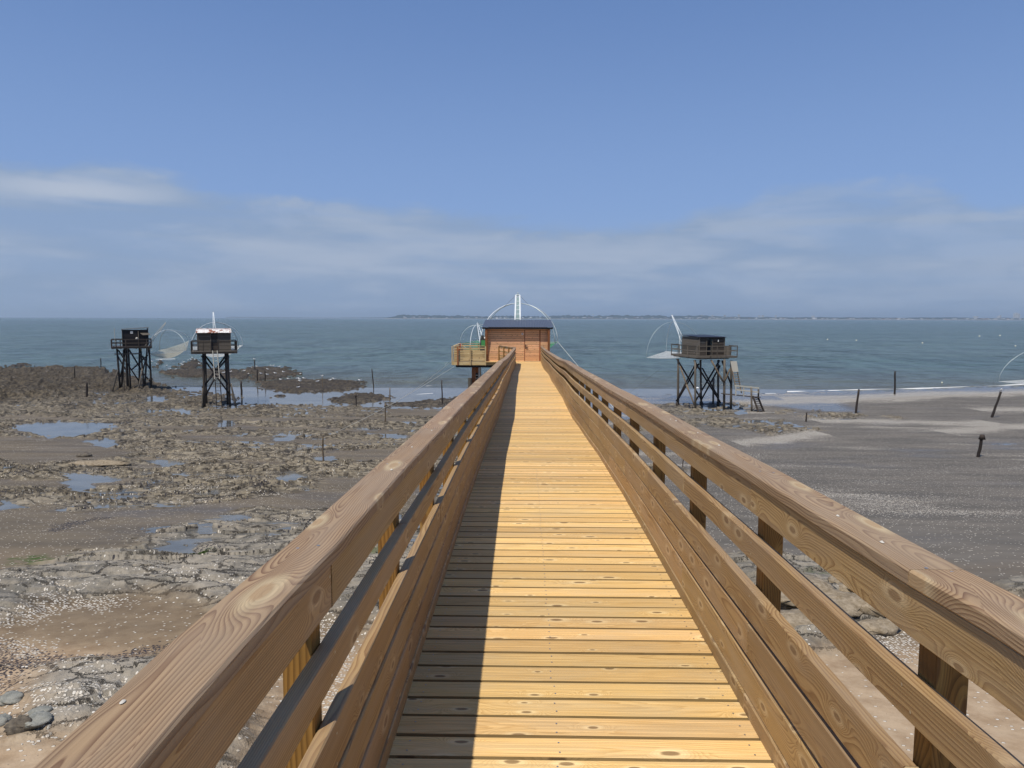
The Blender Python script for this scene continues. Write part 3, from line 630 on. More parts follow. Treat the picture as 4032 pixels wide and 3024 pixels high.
# shell and mussel debris on the near sand
def ray_ground(px, py): return gpt(px, py)
mb = MB(); cnt = 0; NB = 60000
rx = RNG.uniform(-0.80, 0.80, NB); ry = 5.0 + 24 * RNG.uniform(0, 1, NB) ** 1.5; rX = rx * (ry + 1.5)
rz, rm = shore(rX, ry); rr_ = RNG.uniform(0, 1, (NB, 5))
V = []; Fc = []; MI = []
for i in range(NB):
    sh = float(rm['shell'][i]); mu = float(rm['mussel'][i]) * (ry[i] < 20) ; wm = float(rm['warm'][i]); 
    p = max(sh * 0.6, mu, 0.03 * wm)
    if rr_[i, 0] > p: continue
    isdark = rr_[i, 1] < (mu / (mu + sh + 0.02)) * 0.8
    mi = 2 if isdark else (0 if rr_[i, 2] < 0.45 else 1)
    if not isdark and mu < 0.2 and rr_[i, 2] > 0.9: mi = 2
    s_ = (0.006 + 0.013 * rr_[i, 3] ** 4) * (1.0 + ry[i] / 60); an = rr_[i, 4] * 6.283
    c, s2 = math.cos(an) * s_, math.sin(an) * s_; x, y, z = float(rX[i]), float(ry[i]), float(rz[i]) + 0.004
    b_ = len(V); h = s_ * 0.35
    V += [(x - c, y - s2, z), (x + s2 * 0.6, y - c * 0.6, z), (x + c, y + s2, z + h * 0.4), (x - s2 * 0.6, y + c * 0.6, z), (x, y, z + h + 0.003)]
    Fc += [(b_, b_ + 1, b_ + 4), (b_ + 1, b_ + 2, b_ + 4), (b_ + 2, b_ + 3, b_ + 4), (b_ + 3, b_, b_ + 4)]; MI += [mi] * 4
mb.v = V; mb.f = Fc; mb.mi = MI; mb.uv = [(0, 0, 0)] * (3 * len(Fc)); mb.ti = [0.5] * (3 * len(Fc))
sd = mb.build('shell_debris', [M['shell_white'], M['shell_cream'], M['mussel']]); kind(sd, 'stuff', 'white shells and blue black mussels strewn over the sand')

# ---------------------------------------------------------------- footbridge
DD = [-2, 0, 5.6, 6.9, 8.2, 9.4, 10.7, 12.6, 14.5, 16.9, 18.6, 20.7, 24.4, 26.0, 28.6, 31.5, 34.5, 37.3, 41.0, 45.3]
DZ = [1.73, 1.735, 1.737, 1.746, 1.785, 1.815, 1.88, 1.955, 2.05, 2.073, 2.066, 2.132, 2.235, 2.30, 2.30, 2.40, 2.54, 2.64, 2.695, 2.74]
RD = [-2, 0, 1.4, 1.8, 2.3, 3.1, 4.3, 4.9, 6.05, 7.4, 8.4, 9.6, 12.5, 15.6, 17.5, 20.7, 24.0, 27.2, 30.5, 34, 37.7, 43.0, 46.0]
RZ = [.61, .605, .612, .633, .645, .662, .700, .713, .740, .785, .822, .850, .935, 1.015, 1.052, 1.19, 1.29, 1.372, 1.462, 1.55, 1.64, 1.74, 1.765]
def deckz(y): return -float(np.interp(y, DD, DZ))
def railz(y): return -float(np.interp(y, RD, RZ))
XL, XR = -0.527, 0.973
bridge = thing('footbridge', 'long new pine footbridge with yellow deck planks and slatted handrails leading to the orange cabin', 'footbridge', (0.223, 22, -2.2))
mb = MB(); y = -0.62; k = 0
while y < 45.15:
    wdt = 0.1395; z0 = deckz(y + wdt / 2); dz = deckz(y + wdt) - deckz(y)
    x0 = XL - 0.012 + random.uniform(-0.008, 0.004); x1 = XR + 0.014 + random.uniform(-0.004, 0.01)
    if y > 42: x0 = -2.45 if y > 44.2 else x0
    prof = [(-wdt / 2, -0.034)]
    if y < 14:
        nr = 5
        for i in range(nr):
            a = -wdt / 2 + 0.004 + (wdt - 0.008) * i / nr; b = a + (wdt - 0.008) / nr
            prof += [(a + 0.0015, -0.0014), (a + 0.005, 0.0), (b - 0.005, 0.0), (b - 0.0015, -0.0014)]
    else: prof += [(-wdt / 2, -0.002), (-wdt / 2 + 0.004, 0.0), (wdt / 2 - 0.004, 0.0), (wdt / 2, -0.002)]
    prof += [(wdt / 2, -0.034)]
    tilt = dz / wdt + random.uniform(-0.006, 0.006); lift = random.uniform(-0.0012, 0.0012)
    ra = random.uniform(-0.0012, 0.0012)
    mb.sweep([(x0, y + wdt / 2, z0 + lift), (x1, y + wdt / 2 + ra * 1.5, z0 + lift + ra)], prof[::-1], Y_, Z_ + Y_ * 0.0, 0)
    n_ = len(prof) * 2
    for i in range(1, n_ + 1):
        vx, vy, vz = mb.v[-i]; mb.v[-i] = (vx, vy, vz + (vy - (y + wdt / 2)) * tilt)
    y += wdt + random.uniform(0.0080, 0.0125); k += 1
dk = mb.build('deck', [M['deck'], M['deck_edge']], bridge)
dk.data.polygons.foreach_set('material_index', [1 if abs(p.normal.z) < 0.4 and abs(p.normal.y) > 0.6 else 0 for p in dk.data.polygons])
# screws: one row near the middle of the deck, one near each edge
mb = MB(); y = -0.62
def disc(mb, c, r, nrm, n=8):
    nrm = Vector(nrm); a = nrm.orthogonal().normalized(); b = nrm.cross(a)
    mb.quadmesh([Vector(c) + a * r * math.cos(6.283 * i / n) + b * r * math.sin(6.283 * i / n) for i in range(n)], [tuple(range(n))], [(0, 0, 0)] * n)
for k in range(60):
    yc = -0.62 + k * 0.1495 + random.uniform(-.01, .01)
    for xs in (0.14 + random.uniform(-.006, .006), XR - 0.05, XL + 0.06):
        for o_ in (0.035, 0.1): disc(mb, (xs + random.uniform(-.004, .004), yc + o_, deckz(yc + o_) + 0.0018), 0.0042, (0, 0, 1))
kind(mb.build('deck_screws', M['screw'], bridge), 'stuff')
# carrying beams under the deck
for xb in (-0.45, 0.22, 0.88):
    mb = MB(); ysb = np.arange(-1, 45.5, 1.28)
    mb.sweep([(xb, float(v), deckz(float(v)) - 0.03 - 0.10) for v in ysb], rect(0.075, 0.19, 0), X_, Z_); mb.build('bearer_beam', M['board'], bridge)

PITCHY = 1.283
postsR = [1.765 + PITCHY * k for k in range(-2, 34)]; postsL = [1.92 + PITCHY * k for k in range(-2, 32)]
ROWS = [(0.0, 0.0, 'cap'), (0.052, 0.128, 'top'), (0.30, 0.092, 'mid'), (0.535, 0.152, 'l1'), (0.700, 0.165, 'l2'), (0.875, 0.175, 'l3')]
def rail_side(sgn, posts, yend):
    inner = XR if sgn > 0 else XL
    cum = lambda y: None
    nodes = [p for p in posts if p < yend - 0.3] + [yend]
    nodes = [-0.9] + [p for p in nodes if p > -0.8]
    # the heights of the rows follow deck and handrail: fraction between them
    def zrow(y, f):   # f metres below the rail top in the 1.1 m high section, squeezed where the rail is lower
        t, d = railz(y), deckz(y); return t - f * (t - d) / 1.10
    # handrail cap: planks of three bays
    def planks(name, mat, f0, hgt, xc, thick, offs, chamf):
        mb = MB(); idx = list(range(len(nodes))); start = 0; cuts = [i for i in idx if (i + offs) % 3 == 0 and 0 < i < len(nodes) - 1]
        segs = [0] + cuts + [len(nodes) - 1]
        for a, b in zip(segs[:-1], segs[1:]):
            if a == b: continue
            ysn = []
            for i in range(a, b):
                for q in range(4): ysn.append(nodes[i] + (nodes[i + 1] - nodes[i]) * q / 4)
            ysn.append(nodes[b]); ysn[0] += 0.0015; ysn[-1] -= 0.0015
            jx = random.uniform(-0.0015, 0.0015)
            h_ = hgt
            pts = [(xc + jx, yy, zrow(yy, f0) - h_ / 2) for yy in ysn]
            sec = rect(thick, h_, chamf)
            mb.sweep(pts, sec, X_, Z_, 0)
        return mb.build(name, mat, bridge)
    side_x = inner + sgn * 0.0
    planks('handrail_cap', M['cap'], 0.0, 0.045, inner + sgn * 0.0725, 0.145, 1, 0.006)
    bx = inner + sgn * (0.012 + 0.0225)
    planks('top_rail', M['board'], 0.0465, 0.130, bx, 0.045, 0, 0.004)
    planks('middle_rail', M['board'], 0.290, 0.106, bx, 0.045, 2, 0.004)
    planks('side_board', M['board'], 0.524, 0.148, bx, 0.042, 1, 0.005)
    planks('side_board', M['board'], 0.694, 0.149, bx, 0.042, 0, 0.005)
    planks('side_board', M['board'], 0.867, 0.154, bx, 0.042, 2, 0.005)
    planks('kick_board', M['board'], 1.024, 0.125, bx - sgn * 0.004, 0.046, 0, 0.004)
    xp = inner + sgn * (0.012 + 0.045 + 0.0015 + 0.043)
    for p in posts:
        if p > yend + 0.1 or p < -0.7: continue
        mb = MB(); zt = railz(p) - 0.0465; zb = deckz(p) - 0.30
        mb.sweep([(xp, p, zb), (xp, p, zt)], rect(0.085, 0.08, 0.003), X_, Y_, 0); mb.build('post', M['post'], bridge)
    mb = MB(); xs = inner + sgn * 0.0118
    for p in posts:
        if p > 20 or p < 0: continue
        for f in (0.08, 0.145, 0.315, 0.365, 0.56, 0.65, 0.72, 0.82, 0.90, 1.0):
            disc(mb, (xs, p + random.choice((-0.02, 0.02)) + random.uniform(-.004, .004), zrow(p, f)), 0.0045, (-sgn, 0, 0))
        disc(mb, (inner + sgn * 0.05, p + 0.01, railz(p) + 0.0008), 0.005, (0, 0, 1)); disc(mb, (inner + sgn * 0.10, p - 0.015, railz(p) + 0.0008), 0.005, (0, 0, 1))
    kind(mb.build('rail_screws', M['screw'], bridge), 'stuff')
rail_side(1, postsR, 45.15); rail_side(-1, postsL, 41.8)
# return rail that turns left towards the terrace
A0 = Vector((XL - 0.07, 41.86, railz(41.8))); A1 = Vector((-1.58, 44.5, railz(41.8) + 0.02))
mb = MB(); mb.beam(A0 - Z_ * 0.022, A1 - Z_ * 0.022, 0.10, 0.045); mb.build('handrail_cap', M['cap'], bridge)
for zo, h_ in ((0.10, 0.10), (0.36, 0.09), (0.62, 0.10), (0.78, 0.14), (0.94, 0.14)):
    mb = MB(); mb.beam(A0 - Z_ * (zo + 0.01), A1 - Z_ * (zo + 0.01), 0.04, h_); mb.build('side_board', M['board'], bridge)
for t in (0.0, 0.33, 0.66, 1.0):
    p = A0.lerp(A1, t); mb = MB(); mb.box((p.x - 0.05, p.y - 0.05, p.z - 0.54), (0.08, 0.08, 0.98)); mb.build('post', M['post'], bridge)
mb = MB(); mb.quadmesh([(XL + 0.01, 41.9, -2.722), (XL + 0.01, 45.1, -2.745), (-2.45, 45.1, -2.745), (-1.7, 44.55, -2.745)], [(0, 1, 2, 3)][:1], [(v, 1.05 + v, 1.05) for v in range(4)])
# piles under the bridge
for yy in (9.5, 20.0, 30.5, 40.0):
    for xx in (-0.62, 1.06):
        mb = MB(); mb.tube([(xx, yy, float(base_z(yy)) - 0.5), (xx, yy, deckz(yy) - 0.24)], 0.11, n=12); mb.build('pile', M['darkwood'], bridge, True)
    mb = MB(); mb.beam((-0.75, yy, deckz(yy) - 0.30), (1.2, yy, deckz(yy) - 0.30), 0.09, 0.16); mb.build('cross_beam', M['board'], bridge)

# ---------------------------------------------------------------- orange fishing cabin at the end
CYW, CZ = 45.2, -2.74; CX0, CX1 = -2.45, 1.508; CD = 3.1
cabin = thing('fishing_cabin', 'orange pine plank cabin with slate blue corrugated roof at the end of the footbridge', 'cabin', (-0.5, CYW + 1.5, CZ))
eave, ridge = -0.60, -0.14
def siding(mb, x0, x1, z0, z1, ypl, pitch=0.131, gap=0.017, thick=0.02):
    z = z0
    while z < z1 - 0.02:
        zz = min(z + pitch - gap, z1); mb.box(((x0 + x1) / 2, ypl, (z + zz) / 2), (x1 - x0, thick, zz - z)); z += pitch
mb = MB(); siding(mb, CX0 + .07, -0.045, CZ, eave - 0.02, CYW); siding(mb, 0.985, CX1 - .07, CZ, eave - 0.02, CYW); siding(mb, -0.045, 0.985, CZ + 1.99, eave - 0.02, CYW)
mb.build('front_wall', M['cabin'], cabin)
mb = MB(); mb.box(((CX0 + CX1) / 2, CYW + 0.045, (CZ + eave) / 2 - 0.02), (CX1 - CX0 - 0.1, 0.03, eave - CZ - 0.06)); mb.build('wall_membrane', M['cabintrim'], cabin)
mb = MB()
for xs in (CX0 + 0.03, CX1 - 0.03):
    z = CZ
    while z < eave - 0.05: mb.box((xs, CYW + CD / 2, z + 0.06), (0.03, CD, 0.12)); z += 0.131
mb.box(((CX0 + CX1) / 2, CYW + CD, (CZ + ridge) / 2), (CX1 - CX0, 0.04, ridge - CZ - 0.08)); mb.build('side_wall', M['cabin'], cabin)
# door
dr = MB(); z = CZ + 0.02
while z < CZ + 1.94: dr.box((0.455, CYW - 0.002, z + 0.06), (0.90, 0.03, 0.115)); z += 0.131
door = dr.build('door', M['cabin'], cabin)
mb = MB(); mb.box((-0.02, CYW - 0.008, CZ + 1.0), (0.045, 0.035, 1.98)); mb.box((0.945, CYW - 0.008, CZ + 1.0), (0.07, 0.035, 1.98)); mb.box((0.46, CYW - 0.006, CZ + 1.985), (1.02, 0.033, 0.03))
mb.build('door_frame', M['cabintrim'], cabin)
mb = MB(); mb.box((0.045, CYW - 0.03, CZ + 0.93), (0.045, 0.02, 0.26)); mb.beam((0.045, CYW - 0.07, CZ + 1.0), (0.17, CYW - 0.07, CZ + 1.0), 0.025, 0.025); mb.beam((0.045, CYW - 0.02, CZ + 1.0), (0.045, CYW - 0.075, CZ + 1.0), 0.02, 0.02)
mb.beam((0.045, CYW - 0.06, CZ + 0.84), (0.19, CYW - 0.06, CZ + 0.835), 0.022, 0.03); mb.beam((0.045, CYW - 0.02, CZ + 0.84), (0.045, CYW - 0.065, CZ + 0.84), 0.02, 0.02)
mb.build('handle', M['black'], door)
# tapering corner planks, wide under the eave and narrow at the foot
for xc in (CX0, CX1):
    mb = MB(); w_ = 0.145; s0 = xc - w_ / 2 if xc < 0 else xc - w_ / 2
    V = [(s0, CYW - 0.06, CZ - 0.02), (s0 + w_, CYW - 0.06, CZ - 0.02), (s0 + w_, CYW - 0.38, eave - 0.06), (s0, CYW - 0.38, eave - 0.06),
         (s0, CYW + 0.12, CZ - 0.02), (s0 + w_, CYW + 0.12, CZ - 0.02), (s0 + w_, CYW + 0.12, eave - 0.06), (s0, CYW + 0.12, eave - 0.06)]
    mb.quadmesh(V, [(0, 1, 2, 3), (5, 4, 7, 6), (4, 0, 3, 7), (1, 5, 6, 2), (3, 2, 6, 7), (4, 5, 1, 0)], [(v[2], 1.05 + v[0], 1.06 + v[1] * 0.2) for v in V])
    mb.build('corner_plank', M['cabintrim'], cabin)
# number plate
mb = MB(); mb.box((-0.165, CYW - 0.018, CZ + 1.735), (0.11, 0.012, 0.125)); plate = mb.build('number_plate', M['white'], cabin)
def text(body, loc, size, parent, mat, rz=0.0):
    cu = bpy.data.curves.new('number', 'FONT'); cu.body = body; cu.size = size; cu.extrude = 0.002; cu.align_x = 'CENTER'; cu.align_y = 'CENTER'; cu.materials.append(mat)
    tmp = bpy.data.objects.new('tmp', cu); col_main.objects.link(tmp); bpy.context.view_layer.update()
    me_ = bpy.data.meshes.new_from_object(tmp.evaluated_get(bpy.context.evaluated_depsgraph_get())); bpy.data.objects.remove(tmp)
    o = bpy.data.objects.new('number', me_); col_main.objects.link(o); o.rotation_euler = (R(90), 0, rz); o.location = loc
    o.parent = parent; return o
text('6', (-0.160, CYW - 0.027, CZ + 1.735), 0.13, plate, M['dark_metal'])
# roof: corrugated sheet rising to the sea side
RX0, RX1, RY0, RY1 = -2.70, 1.765, CYW - 0.44, CYW + CD + 0.15
def corrug(mb, x0, x1, ya, za, yb, zb, pitch, amp, mi=0):
    nn = int((x1 - x0) / pitch * 8); P = []
    for (yy, zz) in ((ya, za), ((ya + yb) / 2, (za + zb) / 2), (yb, zb)):
        P.append([(x0 + (x1 - x0) * i / nn, yy, zz + amp * math.sin(2 * math.pi * (x1 - x0) * i / nn / pitch)) for i in range(nn + 1)])
    P2 = [[(x, y_, z_ - 0.004) for x, y_, z_ in row] for row in P]
    mb.grid(P, mi); mb.grid([r_[::-1] for r_ in P2], mi)
mb = MB(); corrug(mb, RX0, RX1, RY0, eave + 0.035, RY1, ridge + 0.03, 0.105, 0.020); mb.build('roof', M['roof'], cabin, True)
mb = MB(); mb.box(((RX0 + RX1) / 2, RY0 + 0.05, eave - 0.035), (RX1 - RX0 - 0.02, 0.03, 0.10))
for xe in (RX0 + 0.03, RX1 - 0.03): mb.beam((xe, RY0 + 0.05, eave - 0.03), (xe, RY1 - 0.03, ridge - 0.035), 0.03, 0.09)
for i in range(6): xe = RX0 + 0.4 + i * 0.73; mb.beam((xe, RY0 + 0.07, eave - 0.03), (xe, RY1 - 0.03, ridge - 0.035), 0.05, 0.08)
mb.build('roof_frame', M['black'], cabin)
# platform under the cabin and terrace
TX0 = -4.52; TY0, TY1 = 44.75, 49.0
mb = MB(); yv = TY0 - 0.02
while yv < TY1: mb.box(((TX0 + CX0) / 2 , yv + 0.07, CZ - 0.022), (CX0 - TX0, 0.135, 0.028)); yv += 0.143
mb.build('terrace_deck', M['terrace'], cabin)
mb = MB(); yv = 44.78
while yv < 45.1: mb.box(((CX0 - 0.55) / 2, yv, CZ - 0.03), (-0.55 - CX0, 0.135, 0.028)); yv += 0.143
mb.build('landing_deck', M['deck'], cabin)
mb = MB(); mb.box(((TX0 - 0.7) / 2 - 0.0, TY0 - 0.06, CZ - 0.115), (-0.7 - TX0, 0.045, 0.21)); mb.box((TX0 - 0.02, (TY0 + TY1) / 2, CZ - 0.115), (0.045, TY1 - TY0, 0.21))
mb.build('fascia_board', M['terrace'], cabin)
mb = MB(); mb.box(((TX0 + 0.15 + 1.5) / 2, TY0 + 0.12, CZ - 0.30), (1.5 - TX0 - 0.15, 0.12, 0.15)); mb.build('bearer_beam', M['black'], cabin); mb = MB(); mb.box(((TX0 + 0.15 + 1.5) / 2, TY1 - 0.4, CZ - 0.30), (1.5 - TX0 - 0.15, 0.12, 0.15)); mb.build('bearer_beam', M['black'], cabin)
def fence(mb, p0, p1, inset, rows):
    for z0, z1 in rows: mb.beam(Vector(p0) + Z_ * (z0 + z1) / 2, Vector(p1) + Z_ * (z0 + z1) / 2, 0.022, z1 - z0, ch=0)
rowsF = [(0.03, 0.135), (0.172, 0.277), (0.314, 0.419), (0.456, 0.561), (0.598, 0.70), (0.80, 0.885)]
for p0, p1 in (((TX0 + 0.04, TY0, CZ), (CX0 - 0.09, TY0, CZ)), ((TX0 + 0.02, TY0 + .03, CZ), (TX0 + 0.02, TY1 - .03, CZ)), ((TX0 + 0.04, TY1, CZ), (CX0 + 0.3, TY1, CZ))):
    mb = MB(); fence(mb, p0, p1, 0, rowsF); mb.build('fence_panel', M['terrace'], cabin)
for c_, s_ in ((((TX0 + CX0) / 2 - 0.05, TY0, CZ + 0.985), (CX0 - TX0 - 0.09, 0.11, 0.03)), ((TX0 + 0.02, (TY0 + TY1) / 2, CZ + 0.9855), (0.11, TY1 - TY0 - 0.115, 0.03)), (((TX0 + CX0) / 2 + 0.1, TY1, CZ + 0.985), (CX0 - TX0 + 0.3, 0.11, 0.03))):
    mb = MB(); mb.box(c_, s_); mb.build('fence_cap', M['terrace'], cabin)
for px in (247, 442, 678):
    X = at(1740 + px * 0.2532, 1420, TY0 - 0.09).x; mb = MB(); mb.box((X, TY0 - 0.045 - 0.085, CZ + 0.37), (0.085, 0.07, 1.19)); mb.build('fence_post', M['cabintrim'] if px == 247 else M['terrace'], cabin)
for yy in (TY0 + 0.1, TY0 + 1.4, TY0 + 2.8, TY1 - 0.1): mb = MB(); mb.box((TX0 - 0.085, yy, CZ + 0.37), (0.07, 0.08, 1.19)); mb.build('fence_post', M['terrace'], cabin)
for xx in (-4.3, -3.2): mb = MB(); mb.box((xx, TY1 + 0.055, CZ + 0.4), (0.08, 0.07, 1.1)); mb.build('fence_post', M['terrace'], cabin)
for xx, yy in ((-3.28, 45.4), (-3.28, 48.4), (0.9, 45.6), (0.9, 48.4)):
    mb = MB(); mb.box((xx, yy, (CZ - 0.38 + float(base_z(yy)) - 0.5) / 2), (0.24, 0.24, CZ - 0.38 - float(base_z(yy)) + 0.5)); mb.build('stilt', M['cabintrim'], cabin)
q = at(1876, 1470, 46.4); mb = MB(); mb.tube([(q.x, q.y, -8.5), (q.x, q.y, at(1876, 1468, 46.4).z)], 0.11, n=12)
for k in range(4): zz = at(1876, 1476 + k * 11, 46.4).z; mb.tube([(q.x, q.y, zz), (q.x, q.y, zz - 0.035)], 0.118, 1, 12)
tag(mb.build('mooring_pile', [M['black'], M['white_metal']]), 'black pile with white bands standing behind the brown cabin stilt', 'pile')
q = at(1851, 1488, 45.0); mb = MB(); mb.tube([(q.x, q.y, -8.5), (q.x, q.y, q.z)], 0.13, n=12); tag(mb.build('mooring_pile', M['greywood']), 'short grey wooden pile left of the brown cabin stilt', 'pile')
q = at(1890, 1447, 49.6); mb = MB(); mb.tube([(q.x + 0.08, q.y, -8.7), (q.x, q.y, -3.1)], 0.075, n=10); tag(mb.build('support_pole', M['palewood']), 'pale grey pole under the terrace behind the pile with white bands', 'pole')

# life ring on the far corner of the terrace
mb = MB(); cc = at(1810, 1372, 48.75); ring = [cc + Vector((0.05 * math.sin(a * 0.2618), 0.27 * math.cos(a * 0.2618), 0.27 * math.sin(a * 0.2618))) for a in range(25)]
lr = thing('life_ring', 'orange red life ring hanging in the far corner of the terrace fence', 'life ring', cc)
for k in range(4): s2 = MB(); s2.tube(ring[k * 6:k * 6 + 6], 0.055, n=10); s2.build('float_segment', M['orange'], lr, True)
for k in range(4): s2 = MB(); s2.tube([ring[k * 6 + 5], ring[k * 6 + 6]], 0.058, n=10); s2.build('band', M['white'], lr, True)

# winch beside the cabin
wc = at(1905, 1345, 48.6); wi = thing('winch', 'black net winch with white drum and green cover beside the cabin', 'winch', wc)
mb = MB(); mb.box((wc.x, wc.y, -1.85), (0.5, 0.35, 0.9)); mb.box((wc.x - 0.1, wc.y, -1.35), (0.18, 0.3, 0.35)); mb.build('winch_frame', M['dark_metal'], wi)
mb = MB(); mb.tube([(wc.x - 0.12, wc.y, at(0, 1327, 48.6).z), (wc.x + 0.3, wc.y, at(0, 1327, 48.6).z)], 0.085, n=12); mb.build('drum', M['white'], wi, True)
mb = MB(); mb.box((wc.x + 0.05, wc.y - 0.2, -1.72), (0.42, 0.06, 0.42)); mb.build('cover', M['green_cloth'], wi)

# ---------------------------------------------------------------- lift nets
def arc(p0, ap, p1, n=18):
    """curved hoop from p0 over the apex to p1"""
    out = []
    for i in range(n + 1):
        t = i / n
        if t <= 0.5: a, b, s = p0, ap, t * 2
        else: a, b, s = p1, ap, (1 - t) * 2
        e = math.sin(s * math.pi / 2); h = 1 - math.cos(s * math.pi / 2)
        out.append(Vector((a.x + (b.x - a.x) * h, a.y + (b.y - a.y) * h, a.z + (b.z - a.z) * e)))
    return out
def lift_net(name, label, corners, apex, sag, net, tube_mats, r=0.03, ncol=None):
    c = sum(corners, Vector()) / 4
    t = thing('lift_net', label, 'fishing net', c, None)
    for k, (a, b) in enumerate(((0, 2), (1, 3))):
        mb = MB(); mb.tube(arc(corners[a], apex, corners[b]), r, n=8); mb.build('hoop', tube_mats[k], t, True)
    N = 14; P = []; U = []
    for i in range(N + 1):
        row = []; ur = []
        for j in range(N + 1):
            u, v = i / N, j / N
            p = corners[0].lerp(corners[1], u).lerp(corners[3].lerp(corners[2], u), v)
            p = p - Z_ * sag * (1 - (2 * u - 1) ** 2) ** 0.8 * (1 - (2 * v - 1) ** 2) ** 0.8
            pin = 0.10 * math.sin(math.pi * u) * (0.0 if 0.02 < v < 0.98 else 1)
            p = p - Z_ * pin; row.append(p); ur.append((u * 4.4, v * 4.4, 0))
        P.append(row); U.append(ur)
    mb = MB(); mb.grid(P, 0, U); mb.build('net', net, t, True)
    mb = MB()
    for k in range(4):
        a, b = corners[k], corners[(k + 1) % 4]; mb.tube([a.lerp(b, s / 8) - Z_ * 0.10 * math.sin(math.pi * s / 8) for s in range(9)], 0.012, n=5)
    mb.build('edge_rope', M['rope'], t); return t
def mast(label, b0, b1, t0, t1, rungs, mat, r=0.05, extra=None):
    t = thing('net_mast', label, 'mast', (b0 + b1) / 2)
    for a, b in ((b0, t0), (b1, t1)): mb = MB(); mb.tube([a, b], r, n=8); mb.build('mast_rail', mat, t, True)
    for k in range(rungs):
        s = (k + 0.6) / rungs; mb = MB(); mb.tube([b0.lerp(t0, s), b1.lerp(t1, s)], r * 0.4, n=6); mb.build('rung', mat, t)
    mb = MB(); c = (t0 + t1) / 2; mb.tube([t0 + Z_ * 0.02, t1 + Z_ * 0.02], r * 0.9, n=8); mb.tube([c, c + Z_ * r * 3.6], r * 0.45, n=8); mb.tube([c + Vector((-r * .6, 0, r * 2.2)), c + Vector((r * .6, 0, r * 2.2))], r * 1.1, n=10)
    mb.build('pulley', M['galv'], t); return t

cn = [at(1892, 1349, 50.4), at(2178, 1331, 50.0), at(2196, 1348, 52.6), at(1915, 1331, 53.0)]
cn = [at(1892, 1349, 50.2), at(2186, 1351, 49.9), at(2196, 1346, 52.6), at(1906, 1345, 53.2)]
lift_net('n', 'green lift net on big white hoops behind the orange cabin', cn, at(2038.5, 1194, 51.5), 1.0, M['net_green'], [M['white_metal'], M['galv']], 0.030)
m1 = mast('white twin pole net mast rising behind the slate blue cabin roof', at(2027, 1300, 48.75), at(2049.4, 1300, 48.75), at(2031.2, 1163, 50.6), at(2046.9, 1163, 50.6), 8, M['white_metal'], 0.062)
mb = MB(); mb.quadmesh([at(2029.5, 1290, 48.9), at(2047, 1290, 48.9), at(2044.5, 1170, 50.5), at(2033.5, 1170, 50.5)], [(0, 1, 2, 3)], [(0, 0, 0), (0.3, 0, 0), (0.3, 2.5, 0), (0, 2.5, 0)]); mb.build('mesh_guard', M['net_pale'], m1)
mb = MB(); mb.tube([at(2029.5, 1165, 50.6), at(1979, 1213, 50.2)], 0.008, n=5); mb.tube([at(2048, 1165, 50.6), at(2080, 1200, 50.4)], 0.008, n=5); mb.build('stay_cable', M['darkrope'], m1)
mb = MB(); mb.tube([at(2038.5, 1165, 50.7), at(2038.5, 1194, 51.5)], 0.012, n=5); mb.build('hoist_cable', M['darkrope'], m1)

c2n = [at(1811.5, 1352, 53.0), at(1851, 1372, 51.0), at(1928, 1352, 53.0), at(1880, 1340, 57.0)]
lift_net('n', 'smaller lift net with thin pale hoops beyond the terrace fence', c2n, at(1876, 1280, 53.2), 0.9, M['net_green'], [M['galv'], M['white_metal']], 0.019)
mast('slim ladder shaped net mast standing beyond the terrace fence', at(1891, 1351, 49.2), at(1907, 1351, 49.2), at(1878.4, 1273, 52.5), at(1882, 1274, 52.5), 8, M['white_metal'], 0.026)
mb = MB(); a = at(1882, 1276, 52.5); mb.tube([a, at(1902, 1278, 49.0)], 0.012, n=5); tag(mb.build('net_cable', M['rope']), 'thin pale cable from the slim ladder mast to the cabin roof', 'cable')

def rope(pts, r, label, mat='rope', sag=0.0):
    p0, p1 = Vector(pts[0]), Vector(pts[1]); mb = MB()
    mb.tube([p0.lerp(p1, s / 12) - Z_ * sag * math.sin(math.pi * s / 12) for s in range(13)], r, n=5); return tag(mb.build('rope', M[mat]), label, 'rope')
def gnd(px, py):
    x, y = gpt(px, py); z, _ = shore(np.array([x]), np.array([y])); return Vector((x, y, float(max(z[0], -9.3))))
rope((cn[2], at(2365, 1487, 44.0) + Vector((0.9, -2, -2.0))), 0.016, 'taut white rope running down to the right from the green net')
rope((at(1786, 1417, 44.8), gnd(1516, 1596)), 0.012, 'upper of two thin ropes running left from the terrace to the shore stakes', sag=0.2)
rope((at(1800, 1436, 45.0), gnd(1300, 1710)), 0.010, 'lower of two thin ropes running left from the terrace over the rocks', sag=0.2)

# ---------------------------------------------------------------- stilt huts
def logs(parent, name, items, mat, r):
    for a, b in items:
        mb = MB(); a, b = Vector(a), Vector(b); mb.tube([a, a.lerp(b, 0.35), a.lerp(b, 0.7), b], r * random.uniform(0.9, 1.1), n=8, r1=r * random.uniform(0.85, 1.0), jitter=0.08); mb.build(name, mat, parent, True)
def gz(x, y): z, _ = shore(np.array([float(x)]), np.array([float(y)])); return float(z[0])
def footed(pt): return Vector((pt.x, pt.y, gz(pt.x, pt.y) - 0.15))

